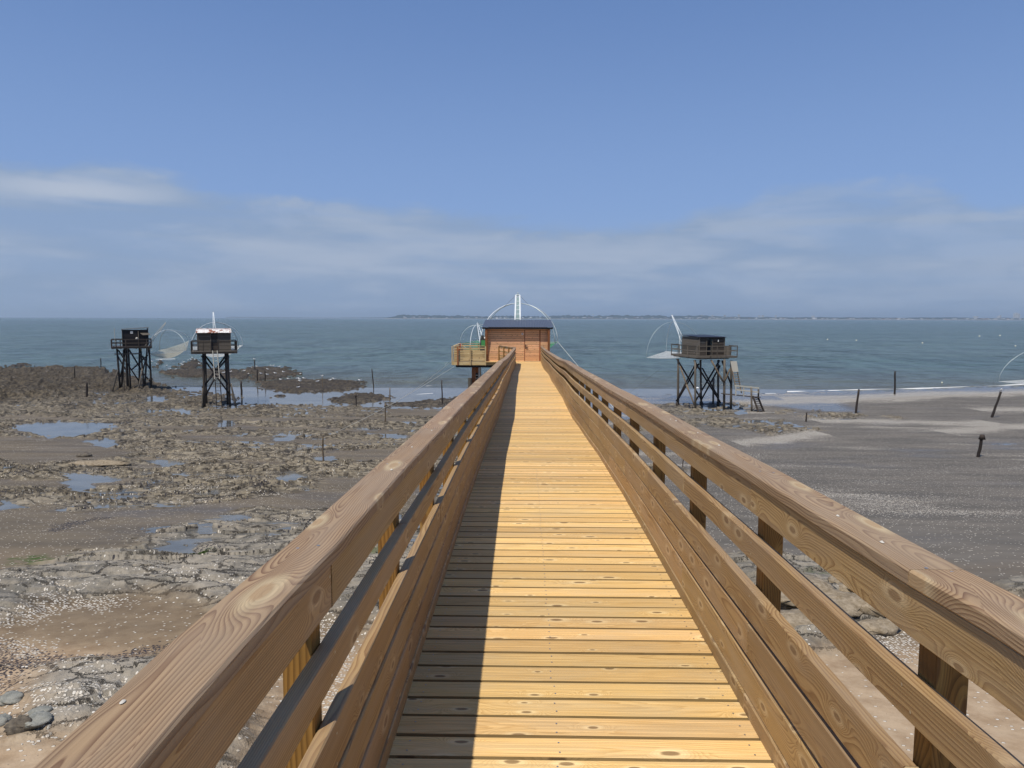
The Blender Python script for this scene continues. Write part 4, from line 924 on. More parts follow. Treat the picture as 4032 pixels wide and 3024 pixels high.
def plank_wall(mb, o, ux, length, z0, z1, nrm, board=0.15, thick=0.03, topslope=0.0, holes=()):
    """horizontal boards along ux from o, slightly irregular, between z0 and z1(+slope)"""
    z = z0; ux = Vector(ux)
    while z < max(z1, z1 + topslope) - 0.01:
        zt = min(z + board - 0.012, max(z1, z1 + topslope)); segs = [(0, length)]
        for (a, b, ha, hb) in holes:
            if z + board / 2 > ha and z + board / 2 < hb:
                ns = []
                for s0, s1 in segs:
                    if b <= s0 or a >= s1: ns.append((s0, s1))
                    else:
                        if a > s0: ns.append((s0, a))
                        if b < s1: ns.append((b, s1))
                segs = ns
        for s0, s1 in segs:
            # cut by the sloping top
            if topslope:
                def lim(s): return z1 + topslope * s / length
                if lim(s0) < zt and lim(s1) < zt and max(lim(s0), lim(s1)) < z + 0.02: continue
                if topslope > 0 and lim(s0) < zt: s0 = max(s0, (zt - z1) / topslope * length)
                if topslope < 0 and lim(s1) < zt: s1 = min(s1, (zt - z1) / topslope * length)
                if s1 - s0 < 0.05: continue
            c = Vector(o) + ux * (s0 + s1) / 2 + Vector(nrm) * random.uniform(-0.004, 0.004); c.z = (z + zt) / 2
            mb.box(c, (s1 - s0, thick, zt - z), math.atan2(ux.y, ux.x))
        z += board

# hut A: near left, facing the bridge (depth 70 m)
k1 = lambda cx, cy, Y: at(380 + cx / 3.456, 1180 + cy / 3.456, Y)
bearing = lambda p: math.atan2(-p.x, p.y)
YA = 70.0; oA = k1(1605, 697, YA); th = bearing(oA)
hutA = thing('stilt_hut', 'dark plank stilt hut with rusty white roof edge and white ladder on the rocks', 'fishing hut', footed(oA), 'old fishing huts on stilts')
ux = Vector((math.cos(th), math.sin(th), 0)); uy = Vector((-math.sin(th), math.cos(th), 0)); zA = oA.z
LA = lambda x, y, z: oA + ux * x + uy * y + Z_ * z
kh = 0.00664; kv = 0.00724
hx = lambda c: (c - 1605) * kh
hz = lambda c: (697 - c) * kv
x0, x1 = hx(1372), hx(1838); W_ = x1 - x0
mb = MB(); o = LA(x0, 0.55, 0); plank_wall(mb, o, ux, W_, zA, zA + hz(440), uy, holes=((hx(1562) - x0, hx(1658) - x0, 0 + zA, zA + 1.6),)); mb.build('front_wall', M['greywood'], hutA)
mb = MB(); plank_wall(mb, LA(x0, 0.57, 0), uy, 2.2, zA, zA + hz(420), ux); plank_wall(mb, LA(x1, 0.57, 0), uy, 2.2, zA, zA + hz(420), ux); plank_wall(mb, LA(x0, 2.8, 0), ux, W_, zA, zA + 2.0, uy); mb.build('side_wall', M['tarred'], hutA)
mb = MB(); plank_wall(mb, LA(hx(1565), 0.64, 0), ux, hx(1655) - hx(1565), zA, zA + 1.6, uy, 0.16); mb.build('door', M['darkwood'], hutA)
mb = MB()
for c in (1375, 1560, 1660, 1836): mb.beam(LA(hx(c), 0.52, 0), LA(hx(c), 0.52, hz(448)), 0.06, 0.05)
mb.build('wall_posts', M['greywood'], hutA)
P = [];
mb = MB(); nn = 60
for (yy, zz) in ((0.30, hz(449)), (0.9, hz(408) + 0.0), (3.0, hz(396))):
    P.append([LA(x0 - 0.08 + (W_ + 0.16) * i / nn, yy, zz + 0.012 * math.sin(i * 1.8)) for i in range(nn + 1)])
mb.grid(P); mb.grid([[v - Z_ * 0.02 for v in r_][::-1] for r_ in P]); mb.build('roof', M['rust'], hutA)
mb = MB()
for i in range(20): mb.beam(LA(-2.1, -0.5 + i * 0.2, -0.03), LA(2.1, -0.5 + i * 0.2, -0.03), 0.18, 0.04)
mb.build('platform', M['greywood'], hutA)
mb = MB(); mb.beam(LA(-2.1, -0.55, -0.16), LA(2.1, -0.55, -0.16), 0.08, 0.20); mb.beam(LA(-2.1, 3.2, -0.16), LA(2.1, 3.2, -0.16), 0.08, 0.2)
for xx in (-1.9, -1.2, -0.4, 0.4, 1.2, 1.9): mb.beam(LA(xx, -0.65, -0.20), LA(xx, 3.3, -0.20), 0.12, 0.12)
mb.build('platform_beams', M['darkwood'], hutA)
mb = MB(); zt = 0.95
for (a, b) in (((-2.08, -0.5), (-2.08, 3.2)), ((2.08, -0.5), (2.08, 3.2)), ((-2.08, 3.2), (2.08, 3.2)), ((-2.08, -0.5), (-0.3, -0.5)), ((0.36, -0.5), (2.08, -0.5))):
    for z_ in (0.95, 0.52): mb.beam(LA(a[0], a[1], z_), LA(b[0], b[1], z_), 0.05, 0.08)
for xx, yy in ((-2.08, -0.5), (-2.08, 0.9), (-2.08, 3.2), (2.08, -0.5), (2.08, 0.9), (2.08, 3.2), (-0.3, -0.5), (0.36, -0.5), (1.9, -0.5), (-1.0, -0.5)): mb.beam(LA(xx, yy, -0.1), LA(xx, yy, 0.98), 0.07, 0.07)
mb.build('railing', M['darkwood'], hutA)
ft = lambda x, y: Vector((LA(x, y, 0).x, LA(x, y, 0).y, gz(LA(x, y, 0).x, LA(x, y, 0).y) - 0.2))
H = zA - gz(oA.x, oA.y)
st = []
for x, y in ((hx(1450), 0.0), (hx(1785), 0.0), (hx(1470), 2.7), (hx(1760), 2.7)): st.append((ft(x * 1.06, y), LA(x, y, -0.25)))
logs(hutA, 'stilt', st, M['darkwood'], 0.12)
logs(hutA, 'prop', [(ft(hx(1408), -0.2), LA(hx(1425), -0.05, hz(1200))), (ft(hx(1885), -0.2), LA(hx(1815), -0.05, hz(1150)))], M['greywood'], 0.09)
logs(hutA, 'brace', [(LA(hx(1425), -0.16, hz(760)), LA(hx(1795), -0.16, hz(1300))), (LA(hx(1805), 0.16, hz(775)), LA(hx(1415), 0.16, hz(1200))), (LA(hx(1462), -0.2, hz(1300)), LA(hx(1600), -0.2, hz(1060))),
     (LA(hx(1465), 2.8, hz(770)), LA(hx(1780), 2.8, hz(1200))), (LA(hx(1770), 2.6, hz(770)), LA(hx(1450), 2.6, hz(1200))), (LA(hx(1640), 2.2, hz(990)), LA(hx(1800), 0.2, hz(1190)))], M['tarred'], 0.085)
lad = MB(); lad2 = MB()
for c0, c1 in ((1580, 1597), (1644, 1662)):
    lad.beam(LA(hx(c0), -0.68, hz(688)), LA(hx(c1), -1.0, hz(1075)), 0.07, 0.07)
for i in range(9): s = (i + 0.5) / 9; lad.beam(LA(hx(1580 + 17 * s), -0.68 - .32 * s, hz(688 + 387 * s)), LA(hx(1644 + 18 * s), -0.68 - .32 * s, hz(688 + 387 * s)), 0.03, 0.03)
lad.build('ladder', M['palewood'], hutA)
for c0, c1 in ((1599, 1610), (1664, 1685)): lad2.beam(LA(hx(c0), -0.93, hz(1060)), ft(hx(c1), -1.3) + Z_ * 0.0, 0.07, 0.07)
for i in range(8): s = (i + 0.5) / 8; lad2.beam(LA(hx(1599 + 11 * s), -0.95 - .33 * s, hz(1060 + 400 * s)), LA(hx(1664 + 20 * s), -0.95 - .33 * s, hz(1060 + 400 * s)), 0.03, 0.03)
lad2.build('lower_ladder', M['darkwood'], hutA)
mast('white two pole net mast above the rusty roofed hut', LA(hx(1595), 3.3, 0.1), LA(hx(1650), 3.3, 0.1), LA(hx(1604), 4.8, hz(165)), LA(hx(1612), 4.8, hz(165)), 7, M['white_metal'], 0.028)
ca = [LA(hx(1300), 4.6, hz(690)), LA(hx(1650), 2.95, hz(690) - 0.35), LA(hx(2040), 4.6, hz(665)), LA(hx(1660), 7.3, hz(600))]
ca = [LA(hx(1265), 4.0, hz(685)), LA(hx(1960), 3.2, hz(668)), LA(hx(2038), 6.4, hz(655)), LA(hx(1290), 7.0, hz(660))]
lift_net('n', 'white lift net slung behind the rusty roofed hut', ca, LA(hx(1632), 5.2, hz(312)), 1.1, M['net_white'], [M['white_metal'], M['dark_metal']], 0.021)

# hut B: far left, black, with sign VI (depth 86 m)
YB = 86.0; oB = k1(480, 636, YB); thB = bearing(oB)
hutB = thing('stilt_hut', 'black tarred stilt hut with white sign VI and propped window flap', 'fishing hut', footed(oB), 'old fishing huts on stilts')
uxB = Vector((math.cos(thB), math.sin(thB), 0)); uyB = Vector((-math.sin(thB), math.cos(thB), 0)); zB = oB.z
LB = lambda x, y, z: oB + uxB * x + uyB * y + Z_ * z
bx = lambda c: (c - 480) * 0.00778
bz = lambda c: (636 - c) * 0.0089
x0, x1 = bx(352), bx(720)
mb = MB(); plank_wall(mb, LB(x0, 0.45, 0), uxB, x1 - x0, zB, zB + bz(408), uyB, 0.17, topslope=bz(388) - bz(408), holes=((bx(612) - x0, bx(705) - x0, zB + 0.95, zB + 1.45),)); mb.build('front_wall', M['tarred'], hutB)
mb = MB(); plank_wall(mb, LB(x0, 0.47, 0), uyB, 2.3, zB, zB + bz(408), uxB, 0.17); plank_wall(mb, LB(x1, 0.47, 0), uyB, 2.3, zB, zB + bz(390), uxB, 0.17); mb.box(LB((x0 + x1) / 2, 0.6, 1.0), (x1 - x0 - 0.1, 0.03, 1.9), thB); mb.build('side_wall', M['tarred'], hutB)
mb = MB(); mb.quadmesh([LB(x0 - .08, 0.3, bz(405)), LB(x1 + .1, 0.3, bz(384)), LB(x1 + .1, 3.0, bz(384)), LB(x0 - .08, 3.0, bz(405)), LB(x0 - .08, 0.3, bz(405) + .05), LB(x1 + .1, 0.3, bz(384) + .05), LB(x1 + .1, 3.0, bz(384) + .05), LB(x0 - .08, 3.0, bz(405) + .05)],
    [(3, 2, 1, 0), (4, 5, 6, 7), (0, 1, 5, 4), (1, 2, 6, 5), (2, 3, 7, 6), (3, 0, 4, 7)], [(0, 0, 0)] * 8); mb.build('roof', M['greywood'], hutB)
mb = MB(); mb.quadmesh([LB(bx(603), 0.4, bz(456)), LB(bx(720), 0.4, bz(456)), LB(bx(750), -0.35, bz(477)), LB(bx(640), -0.35, bz(484)), LB(bx(603), 0.4, bz(453)), LB(bx(720), 0.4, bz(453)), LB(bx(750), -0.35, bz(474)), LB(bx(640), -0.35, bz(481))],
    [(3, 2, 1, 0), (4, 5, 6, 7), (0, 1, 5, 4), (1, 2, 6, 5), (2, 3, 7, 6), (3, 0, 4, 7)], [(0, 0, 0)] * 8); mb.build('window_flap', M['greywood'], hutB)
mb = MB(); mb.beam(LB(bx(580), 0.36, 0), LB(bx(580), 0.36, bz(425)), 0.07, 0.05); mb.beam(LB(bx(354), 0.36, 0), LB(bx(354), 0.36, bz(410)), 0.06, 0.05); mb.build('corner_trim', M['greywood'], hutB)
mb = MB(); c = LB(bx(487), 0.40, bz(444)); mb.box(c, (0.28, 0.02, 0.30), thB); sg = mb.build('sign', M['white'], hutB)
t_ = text('VI', LB(bx(487), 0.385, bz(444)), 0.27, sg, M['black'], thB)
mb = MB()
for i in range(20): mb.beam(LB(bx(200), -0.5 + i * 0.2, -0.03), LB(bx(760), -0.5 + i * 0.2, -0.03), 0.18, 0.04)
mb.beam(LB(bx(198), -0.56, -0.13), LB(bx(762), -0.56, -0.13), 0.06, 0.22)
for xx in (-2.0, -1.2, -0.4, 0.5, 1.3, 2.0): mb.beam(LB(xx, -0.6, -0.23), LB(xx, 3.4, -0.23), 0.12, 0.12)
mb.build('platform', M['darkwood'], hutB)
mb = MB()
for (a, b) in (((bx(200), -0.5), (bx(755), -0.5)), ((bx(200), -0.5), (bx(200), 3.3)), ((bx(755), -0.5), (bx(755), 3.3)), ((bx(200), 3.3), (bx(755), 3.3))):
    for z_ in (bz(541), bz(590)): mb.beam(LB(a[0], a[1], z_), LB(b[0], b[1], z_), 0.05, 0.09)
for xx, yy in ((200, -0.5), (268, -.5), (325, -.5), (400, -.5), (580, -.5), (690, -.5), (755, -.5), (200, 3.3), (755, 3.3), (200, 1.4), (755, 1.4)): mb.beam(LB(bx(xx), yy, -0.1), LB(bx(xx), yy, bz(538)), 0.07, 0.07)
mb.build('railing', M['darkwood'], hutB)
mb = MB(); mb.tube([LB(bx(255), -0.4, 0), LB(bx(253), -0.4, bz(385))], 0.035, n=6); mb.build('flag_pole', M['palewood'], hutB)
mb = MB(); mb.tube([LB(bx(555), -0.3, bz(536)), LB(bx(555), -0.3, bz(520)), LB(bx(555), -0.3, bz(510))], 0.18, r1=0.07, n=12); mb.build('lamp_bowl', M['palewood'], hutB, True)
ftB = lambda x, y: Vector((LB(x, y, 0).x, LB(x, y, 0).y, gz(LB(x, y, 0).x, LB(x, y, 0).y) - 0.25))
logs(hutB, 'stilt', [(ftB(bx(a), y), LB(bx(b), y, -0.28)) for a, b, y in ((292, 275, 0), (625, 602, 0), (730, 722, 0.2), (435, 430, 0.1), (300, 380, 2.9), (640, 700, 3.0), (560, 590, 2.9), (400, 400, 3.0))], M['darkwood'], 0.12)
logs(hutB, 'prop', [(ftB(bx(175), -0.5), LB(bx(272), -0.1, bz(955))), (ftB(bx(545), -0.6), LB(bx(612), -0.1, bz(945)))], M['greywood'], 0.10)
logs(hutB, 'brace', [(LB(bx(290), -0.16, bz(680)), LB(bx(560), -0.16, bz(1120))), (LB(bx(440), 0.25, bz(680)), LB(bx(610), 0.25, bz(985))), (LB(bx(700), 0.3, bz(760)), LB(bx(455), 0.3, bz(965))), (LB(bx(275), -0.2, bz(755)), LB(bx(400), -0.2, bz(985))),
     (LB(bx(620), -0.15, bz(765)), LB(bx(725), -0.15, bz(965))), (LB(bx(720), 2.6, bz(680)), LB(bx(620), 2.6, bz(1000))), (LB(bx(380), 2.7, bz(700)), LB(bx(300), 2.7, bz(1080))), (LB(bx(600), -0.2, bz(980)), LB(bx(720), -0.2, bz(1130)))], M['tarred'], 0.085)
mb = MB(); mb.beam(LB(bx(232), -0.22, bz(736)), LB(bx(605), -0.22, bz(736)), 0.08, 0.13); mb.build('cross_beam', M['greywood'], hutB)
mb = MB()
for c in (358, 392): mb.beam(LB(bx(c), -0.3, bz(670)), ftB(bx(c - 12), -0.6), 0.07, 0.06)
for i in range(15): s = (i + .5) / 15; mb.beam(LB(bx(358 - 12 * s), -.3 - .3 * s, -0.3 - 4.3 * s), LB(bx(392 - 12 * s), -.3 - .3 * s, -0.3 - 4.3 * s), 0.03, 0.03)
mb.build('ladder', M['darkwood'], hutB)
mast('leaning two pole net mast reaching right from the black hut with sign VI', LB(bx(665), 0.2, 0.05), LB(bx(735), 2.0, 0.05), LB(bx(975), 1.2, bz(312)), LB(bx(985), 1.6, bz(315)), 5, M['palewood'], 0.03)
cb = [LB(bx(692), 0.6, bz(752)), LB(bx(1100), -0.5, bz(730)), LB(bx(1258), 2.6, bz(668)), LB(bx(885), 3.6, bz(668) - .5)]
cb = [LB(bx(692), 0.2, bz(752)), LB(bx(1255), -0.6, bz(700)), LB(bx(1335), 4.2, bz(585)), LB(bx(884), 4.4, bz(716))]
lift_net('n', 'beige lift net hanging between the black hut and the rusty roofed hut', cb, LB(bx(1010), 2.0, bz(416)), 1.1, M['net_beige'], [M['white_metal'], M['galv']], 0.028)

# hut C: right (depth 70 m)
k3 = lambda cx, cy, Y: at(2500 + cx / 3.4548, 1200 + cy / 3.4548, Y)
YC = 70.0; oC = k3(872, 692, YC); ph = R(14); uC = Vector((math.cos(ph), math.sin(ph), 0)); vC = Vector((-math.sin(ph), math.cos(ph), 0)); zC = oC.z
LC = lambda x, y, z: oC + uC * x + vC * y + Z_ * z
hutC = thing('stilt_hut', 'weathered grey stilt hut with dark blue flat roof and broken stairs on the right beach', 'fishing hut', footed(oC), 'old fishing huts on stilts')
cz = lambda c: (692 - c) * 0.00724
Wc, Dc, Hc = 2.72, 3.7, 1.80
mb = MB(); plank_wall(mb, LC(0, 0, 0), uC, Wc, zC, zC + Hc, vC, 0.14, holes=((0.80, 1.38, zC + 0.0, zC + 1.62),)); mb.build('front_wall', M['darkwood'], hutC)
mb = MB(); plank_wall(mb, LC(0.02, 0.03, 0), vC, Dc, zC, zC + Hc, uC, 0.14, topslope=0.10); mb.build('side_wall', M['greywood'], hutC)
mb = MB(); plank_wall(mb, LC(Wc, 0.03, 0), vC, Dc, zC, zC + Hc, uC, 0.14); plank_wall(mb, LC(0, Dc + 0.05, 0), uC, Wc, zC, zC + Hc, vC, 0.14); mb.build('back_wall', M['darkwood'], hutC)
mb = MB(); mb.box(LC(1.09, 0.35, 0.82), (0.56, 0.03, 1.6), ph); mb.build('door', M['tarred'], hutC)
mb = MB(); mb.beam(LC(0, -0.03, 0), LC(0, -0.03, Hc), 0.07, 0.05); mb.beam(LC(0.78, -0.03, 0), LC(0.78, -0.03, 1.65), 0.05, 0.05); mb.beam(LC(1.40, -0.03, 0), LC(1.40, -0.03, 1.65), 0.05, 0.05); mb.beam(LC(Wc, -0.03, 0), LC(Wc, -0.03, Hc), 0.06, 0.05); mb.build('wall_posts', M['greywood'], hutC)
V = [LC(-0.12, -0.2, Hc + 0.0), LC(Wc + 0.12, -0.2, Hc - 0.02), LC(Wc + 0.12, Dc + 0.15, Hc + 0.10), LC(-0.12, Dc + 0.15, Hc + 0.12)]
mb = MB(); mb.quadmesh(V + [v + Z_ * 0.05 for v in V], [(3, 2, 1, 0), (4, 5, 6, 7), (0, 1, 5, 4), (1, 2, 6, 5), (2, 3, 7, 6), (3, 0, 4, 7)], [(0, 0, 0)] * 8); mb.build('roof', M['navy_roof'], hutC)
mb = MB(); mb.tube([LC(2.0, -0.06, 1.35), LC(2.0, -0.06, 1.55)], 0.05, n=8); mb.build('wall_lamp', M['white'], hutC)
# platform
PX0, PX1, PY0, PY1 = -0.75, 3.55, -0.95, 4.6
mb = MB(); yv = PY0
while yv < PY1: mb.beam(LC(PX0, yv + 0.08, -0.03), LC(PX1, yv + 0.08, -0.03), 0.15, 0.04); yv += 0.165
mb.build('platform', M['greywood'], hutC)
mb = MB(); mb.beam(LC(PX0, PY0 - 0.03, -0.10), LC(PX1, PY0 - 0.03, -0.10), 0.05, 0.18); mb.beam(LC(PX0 - 0.03, PY0, -0.10), LC(PX0 - 0.03, PY1, -0.10), 0.05, 0.18)
for i in range(14): mb.beam(LC(PX0 + 0.3 + i * 0.24, PY0 + 0.02, -0.25), LC(PX0 + 0.3 + i * 0.24, PY1, -0.25), 0.07, 0.10)
mb.build('platform_beams', M['greywood'], hutC)
mb = MB()
for a, b in (((PX0, PY0), (PX1, PY0)), ((PX0, PY0), (PX0, PY1)), ((PX1, PY0), (PX1, 0.6)), ((PX0, PY1), (0, PY1))):
    for z_ in (0.95, 0.48): mb.beam(LC(a[0], a[1], z_), LC(b[0], b[1], z_), 0.05, 0.09)
for x, y in ((PX0, PY0), (0.75, PY0), (2.35, PY0), (PX1, PY0), (PX0, 1.0), (PX0, 2.8), (PX0, PY1), (PX1, 0.6), (0, PY1), (1.4, PY0)): mb.beam(LC(x, y - 0.04, -0.15), LC(x, y - 0.04, 1.02), 0.07, 0.07)
mb.build('railing', M['greywood'], hutC)
mb = MB()
for i in range(8): mb.beam(LC(2.68 + i * 0.10, -0.10, 0.02), LC(2.68 + i * 0.10, -0.10, 0.90 - 0.02 * (i % 3)), 0.085, 0.02)
mb.build('plank_gate', M['greywood'], hutC)
def k3f(cx, cy, Y): p = k3(cx, cy, Y); return Vector((p.x, p.y, gz(p.x, p.y) - 0.2))
logs(hutC, 'stilt', [(k3f(585, 1400, 73.2), k3(590, 738, 73.2)), (k3f(822, 1440, 69.4), k3(820, 752, 69.4)), (k3f(902, 1400, 73.4), k3(892, 748, 73.4)), (k3f(1132, 1410, 73.2), k3(1133, 748, 73.2)), (k3f(1066, 1300, 74.5), k3(1070, 1000, 74.5)), (k3f(1210, 1515, 69.6), k3(1220, 742, 69.6)), (k3f(1305, 1510, 70.2), k3(1312, 760, 70.2))], M['greywood'], 0.12)
logs(hutC, 'concrete_foot', [(k3f(580, 1400, 73.2), k3(578, 1325, 73.2)), (k3f(902, 1405, 73.4), k3(902, 1318, 73.4)), (k3f(1133, 1412, 73.2), k3(1133, 1322, 73.2))], M['darkwood'], 0.18)
logs(hutC, 'brace', [(k3(570, 735, 73.0), k3(905, 1290, 73.0)), (k3(812, 830, 73.1), k3(560, 1315, 73.1)), (k3(870, 800, 72.9), k3(580, 1300, 72.9)), (k3(805, 760, 70.0), k3(1165, 1330, 72.8)), (k3(915, 860, 73.2), k3(1130, 1250, 73.2)), (k3(1150, 760, 73.0), k3(830, 1300, 69.6)), (k3(1160, 825, 72.8), k3(905, 1290, 72.8)), (k3(1185, 760, 70.0), k3(1310, 1090, 70.0))], M['tarred'], 0.085)
logs(hutC, 'prop', [(k3(1035, 750, 69.4), k3(1205, 1055, 69.4)), (k3(1295, 870, 69.5), k3(1215, 1050, 69.5)), (k3(615, 840, 71.5), k3(700, 1080, 70.2)), (k3(700, 1085, 70.2), k3(810, 1365, 69.5))], M['palestake'], 0.085)
# stairs
lad = MB(); Ys = 69.2
for a, b in (((1300, 770), (1378, 1170)), ((1390, 890), (1450, 1200))): lad.beam(k3(a[0], a[1], Ys), k3(b[0], b[1], Ys - 0.5), 0.07, 0.16)
for i in range(10): s = (i + 0.8) / 10.6; yy = 800 + 375 * s; lad.beam(k3(1306 + 72 * s, yy, Ys - .5 * s), k3(1378 + 68 * s, yy, Ys - .5 * s), 0.20, 0.05)
lad.build('upper_stairs', M['palestake'], hutC)
mb = MB(); V = [k3(1300, 768, Ys - 0.15), k3(1385, 768, Ys - 0.15), k3(1410, 913, Ys - 0.25), k3(1328, 913, Ys - 0.25)]; mb.quadmesh(V + [v + vC * 0.04 for v in V], [(0, 1, 2, 3)[::-1], (4, 5, 6, 7), (0, 1, 5, 4), (1, 2, 6, 5), (2, 3, 7, 6), (3, 0, 4, 7)], [(0, 0, 0)] * 8); mb.build('barrier_board', M['palewood'], hutC)
mb = MB(); zl = k3(1400, 1210, 69).z
pl0, pl1 = k3(1190, 1210, 69.2), k3(1690, 1245, 68.4)
for i in range(3): mb.beam(pl0 + vC * (i * 0.3 - 0.3), Vector((pl1.x, pl1.y, pl0.z - 0.25)) + vC * (i * 0.3 - 0.3), 0.26, 0.06)
mb.build('landing', M['darkwood'], hutC)
mb = MB()
for a, b, c_, d_ in ((1360, 1100, 1690, 1135), (1370, 1155, 1680, 1190)): mb.beam(k3(a, b, 68.4), k3(c_, d_, 68.2), 0.05, 0.13)
for a, b, c_ in ((1372, 1100, 1235), (1480, 1105, 1248), (1575, 1110, 1150)): mb.beam(k3(a, b, 68.35), k3(a, c_, 68.35), 0.10, 0.06)
mb.build('landing_rail', M['palewood'], hutC)
for (cx, top, Y_0) in ((1585, 1128, 68.2), (1680, 1150, 68.6)): logs(hutC, 'stair_post', [(k3f(cx, 1550, Y_0) if cx == 1585 else k3(cx, 1270, Y_0), k3(cx, top, Y_0))], M['greywood'], 0.09)
lad = MB(); g0 = k3f(1690, 1560, 67.4); g1 = k3f(1765, 1555, 67.6); gl = k3f(1580, 1550, 68)
for a, b in ((k3(1602, 1240, 68.1), g0), (k3(1680, 1270, 68.4), g1)): lad.beam(a, b, 0.07, 0.19)
for i in range(9): s = (i + 0.4) / 9; lad.beam(k3(1602, 1240, 68.1).lerp(g0, s), k3(1680, 1270, 68.4).lerp(g1, s), 0.22, 0.055)
for i in range(4): a = k3(1580, 1440 + i * 34, 68.1); b = k3(1602, 1240, 68.1).lerp(g0, 0.62 + i * 0.10); lad.beam(a, b, 0.1, 0.03)
lad.build('lower_stairs', M['darkwood'], hutC)
mast('white two pole net mast leaning left of the grey stilt hut', k3(632, 500, 74.5), k3(650, 440, 75.0), k3(500, 142, 77.5), k3(508, 144, 77.5), 4, M['white_metal'], 0.032)
cc_ = [k3(155, 718, 76.0), k3(612, 640, 74.4), k3(870, 520, 79.0), k3(428, 600, 80.5)]
lift_net('n', 'white lift net spread left of the grey stilt hut', [k3(155, 718, 76.0), k3(618, 715, 74.0), k3(900, 640, 79.0), k3(425, 632, 81.0)], k3(520, 232, 77.5), 0.35, M['net_white'], [M['galv'], M['white_metal']], 0.019)

# net beyond the right edge of the view
cd = [at(3932, 1503, 92), at(4300, 1560, 86), at(4700, 1510, 92), at(4350, 1465, 99)]
cd = [at(3932, 1502, 96), at(4260, 1530, 92), at(4560, 1500, 97), at(4260, 1480, 101)]
lift_net('n', 'lift net on a long curved white hoop over the surf at the right edge', cd, at(4260, 1340, 96), 0.8, M['net_white'], [M['galv'], M['galv']], 0.028)

# ---------------------------------------------------------------- stakes
def stake(base, top, r, mat, label, knob=False):
    g = gnd(*base); t = at(top[0], top[1], g.y); mb = MB(); n = 6
    pts = [(g - Z_ * 0.3).lerp(t, i / n) + Vector((random.uniform(-.02, .02), 0, 0)) * (0 < i < n) for i in range(n + 1)]
    mb.tube(pts, r, n=8, r1=r * 0.85, jitter=0.12)
    if knob: mb.tube([t - Z_ * 0.25, t + Z_ * 0.03], r * 1.7, n=8, r1=r * 1.2, jitter=0.2)
    o = mb.build('stake', M[mat], None, True); return tag(o, label, 'stake', 'wooden stakes driven into the shore')
c8 = lambda x, y: (800 + x / 1.671, 1380 + y / 1.671); q4 = lambda x, y: (x / 1.301, 1380 + y / 1.301); q6 = lambda x, y: (2700 + x / 1.66, 1300 + y / 1.66)
gull_stake = stake(c8(341, 136), c8(338, 62), 0.11, 'stakewood', 'dark stake with a gull perched on top among the offshore rocks')
stake(c8(357, 208), c8(355, 126), 0.09, 'stakewood', 'left one of two close dark stakes standing in the lagoon')
stake(c8(408, 208), c8(406, 131), 0.09, 'stakewood', 'right one of two close dark stakes standing in the lagoon')
stake(c8(253, 292), c8(250, 203), 0.12, 'stakewood', 'thick dark stake just right of the rusty roofed hut')
stake(c8(787, 250), c8(782, 172), 0.05, 'palestake', 'thin pale pole on the rocks at the lagoon far shore')
stake(c8(1124, 248), c8(1109, 120), 0.07, 'stakewood', 'crooked dark pole leaning left in shallow water beyond the rocks')
stake(c8(1228, 347), c8(1229, 245), 0.06, 'palestake', 'slim grey pole at the water edge left of the terrace')
stake(c8(1007, 377), c8(1004, 290), 0.06, 'stakewood', 'short dark stake with knobbly top on the rocks near the lagoon end', True)
stake(c8(1199, 482), c8(1200, 352), 0.06, 'palestake', 'pole with knobbly top where the terrace rope comes down', True)
stake(q4(1657, 582), q4(1653, 435), 0.05, 'palestake', 'pale straight pole in the middle of the rock shelf')
stake(q4(446, 241), q4(443, 163), 0.13, 'stakewood', 'thick short stake on the rocks left of the black hut')
stake(q4(384, 156), q4(381, 80), 0.08, 'stakewood', 'stake on the raised rocks at far left')
stake(q4(517, 97), q4(516, 38), 0.09, 'stakewood', 'dark stake in the sea just left of the black hut')
stake((1742, 1592), (1739.5, 1496), 0.07, 'stakewood', 'tall black stake on the rock bar nearest the footbridge')
stake(q6(787, 598), q6(790, 538), 0.07, 'stakewood', 'small stump with a rope right of the grey hut stairs')
stake(q6(1110, 540), q6(1132, 387), 0.11, 'stakewood', 'tall dark stake leaning right behind the flat rock patch')
stake(q6(1366, 420), q6(1369, 268), 0.11, 'stakewood', 'tall upright dark stake in the shallow surf')
s4 = stake(q6(1995, 570), q6(2060, 402), 0.11, 'stakewood', 'strongly leaning stake with a bird on top near the right edge')
stake(q6(1908, 828), q6(1938, 685), 0.09, 'stakewood', 'leaning dark stake alone on the sand at right', True)
stake((2686.5, 1846), (2691, 1780), 0.03, 'darkwood', 'thin stick in the sand seen between the right handrail boards')
a_, b_ = gnd(*q6(788, 545)), gnd(*q6(1365, 455)); a_.z += 1.2
rope((at(*q6(790, 540), a_.y), at(*q6(1366, 452), b_.y)), 0.014, 'dark rope sagging between the stump and the upright stake in the surf', 'darkrope', 0.25)
rope((gnd(2475, 1545) + Z_ * 0.1, at(2600, 1452, 78)), 0.012, 'thin dark rope slanting out of the surf behind the right handrail', 'darkrope')

